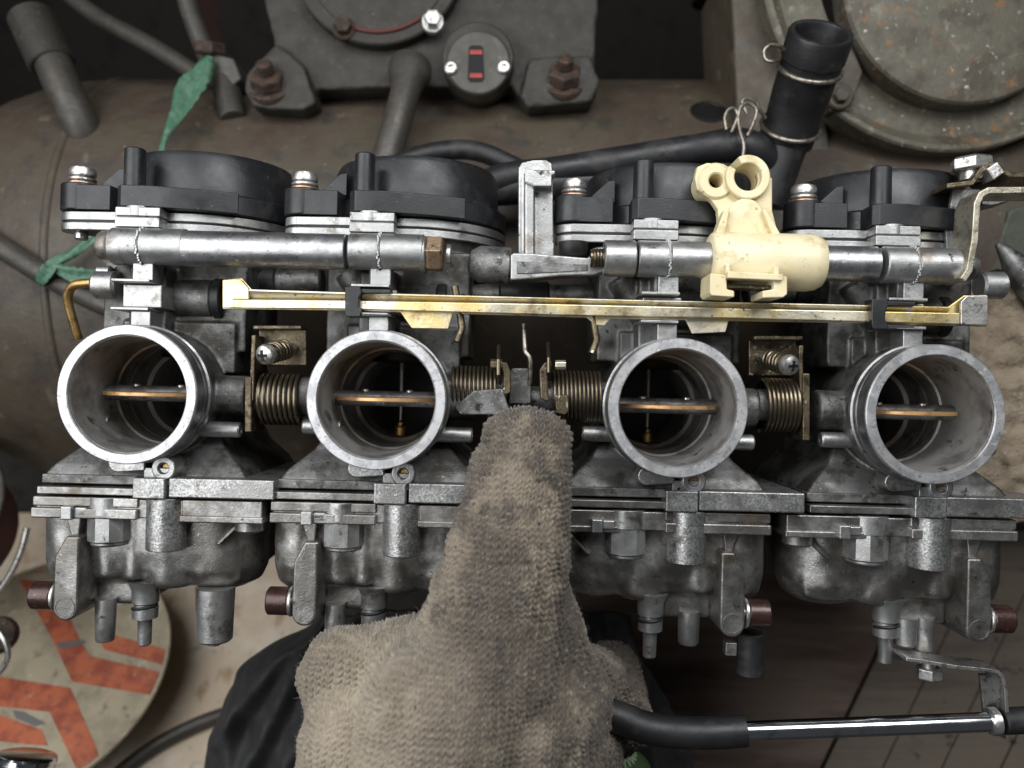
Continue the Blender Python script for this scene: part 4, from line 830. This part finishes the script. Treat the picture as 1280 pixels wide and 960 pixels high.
# back of the hand down to the wrist
cap(b, Q(560, 900, -60), Q(550, 1100, -60), 112, 125); cap(b, Q(470, 930, -20), Q(480, 1100, -20), 94, 110); cap(b, Q(655, 905, -40), Q(650, 1100, -40), 98, 108)
cap(b, Q(560, 1060, -60), Q(565, 1330, -20), 128, 110)
# the three other fingers curled underneath, seen at the right
cap(b, Q(690, 840, 70), Q(762, 862, 150), 54, 44); cap(b, Q(764, 840, 190), Q(778, 890, 210), 44, 42); cap(b, Q(778, 900, 180), Q(700, 930, 150), 46, 46); cap(b, Q(745, 890, 120), Q(700, 1000, 80), 50, 70)
me_t = b.cast('gloved_hand', m_wool, None, 3.0, 12, origin=W(600, 800, 0))
glove = me_t; tag(glove, 'dirty grey brown knitted glove pointing one finger up at the springs', 'gloved hand')
bm = bmesh.new(); bm.from_mesh(glove.data)
bmesh.ops.subdivide_edges(bm, edges=bm.edges, cuts=2, use_grid_fill=True)
bmesh.ops.smooth_vert(bm, verts=bm.verts, factor=.5, use_axis_x=True, use_axis_y=True, use_axis_z=True)
bm.normal_update(); bm.to_mesh(glove.data); bm.free()
me = glove.data; nv = len(me.vertices)
co = np.empty(nv*3, 'f'); me.vertices.foreach_get('co', co); co = co.reshape(-1, 3)/S+np.array(ORG[glove], 'f')
nr = np.empty(nv*3, 'f'); me.vertex_normals.foreach_get('vector', nr); nr = nr.reshape(-1, 3)
def vnoise(p, seed):     # cheap smooth value noise
    rs = np.random.RandomState(seed); T = rs.rand(32, 32, 32).astype('f')
    i = np.floor(p).astype(int); f = p-i; f = f*f*(3-2*f); r = 0
    for dx in (0, 1):
        for dy in (0, 1):
            for dz in (0, 1):
                w = (f[:, 0] if dx else 1-f[:, 0])*(f[:, 1] if dy else 1-f[:, 1])*(f[:, 2] if dz else 1-f[:, 2])
                r = r+w*T[(i[:, 0]+dx) % 32, (i[:, 1]+dy) % 32, (i[:, 2]+dz) % 32]
    return r
big = vnoise(co/46, 1)-.5; mid = vnoise(co/17, 2)-.5; fine = vnoise(co/3.2, 3)-.5; wx = (vnoise(co/22, 4)-.5)*9; wy = (vnoise(co/22, 5)-.5)*9
side = np.abs(nr[:, 0]) > .72
lean = .24*np.clip((-150-co[:, 1])/200, -.2, 1)*0
u = np.where(side, co[:, 2], co[:, 0])+wx-.10*co[:, 1]; v = co[:, 1]+wy+.02*co[:, 0]
cw, rh = 8.6, 7.2
fu = (u/cw) % 1-.5; leg = 1-((np.abs(fu)-.25)/.25)**2
st = np.clip(leg, 0, 1)**.8*(.52+.48*np.cos(2*np.pi*(v/rh+1.9*np.abs(fu))))
ok = .5+.9*vnoise(co/26, 8)
disp = big*8+mid*5+fine*1.2+(vnoise(co/6.5, 11)-.5)*2+(st*4.6-2.0)*ok
co2 = (co+nr*disp[:, None]-np.array(ORG[glove], 'f'))*S
me.vertices.foreach_set('co', co2.ravel().astype('f')); me.update()
# loose wool fibres
rng = np.random.RandomState(5); vis = np.where((nr[:, 2] > -.35) & (co[:, 1] > -560))[0]
pick = rng.choice(vis, 15000); P = (co+nr*disp[:, None])[pick]; Nn = nr[pick]
vs = []; fs = []
tang = rng.randn(len(pick), 3).astype('f'); tang -= Nn*(tang*Nn).sum(1)[:, None]; tang /= np.linalg.norm(tang, axis=1)[:, None]+1e-6
ln = 3+8*rng.rand(len(pick))**2.2; up = .12+.75*rng.rand(len(pick))
p1 = P-Nn*1; p2 = P+(tang*.5+Nn*up[:, None])*(ln*.6)[:, None]; t3 = tang+rng.randn(len(pick), 3)*.5; p3 = p2+(t3*.8+Nn*(up*.3-.1)[:, None])*(ln*.5)[:, None]
sd = np.cross(Nn, tang); sd /= np.linalg.norm(sd, axis=1)[:, None]+1e-6; sd = (sd+Nn*.4)*.25
V = np.stack([p1-sd, p1+sd, p2-sd*.8, p2+sd*.8, p3], 1); V = (V-np.array(ORG[glove], 'f'))*S
base = np.arange(len(pick))[:, None]*5
F = np.concatenate([base+np.array([0, 1, 3]), base+np.array([0, 3, 2]), base+np.array([2, 3, 4])], 0)
fm = bpy.data.meshes.new('wool_fuzz'); fm.from_pydata(V.reshape(-1, 3).tolist(), [], F.tolist())
fz = link_mesh(fm, 'wool_fuzz', m_wool, glove, (0, 0, 0)); fz['kind'] = 'stuff'
# burrs caught in the wool
for px, py, r in ((522, 886, 7), (528, 917, 5)):
    q = W(px, py, -150); b = MB(); b.tube([q+Vector((-r, 1, 0)), q+Vector((-r*.3, 2, 3)), q+Vector((r, -2, 1))], [r*.3, r*.7, r*.35], 10); b.build('burr', m_hole, glove)
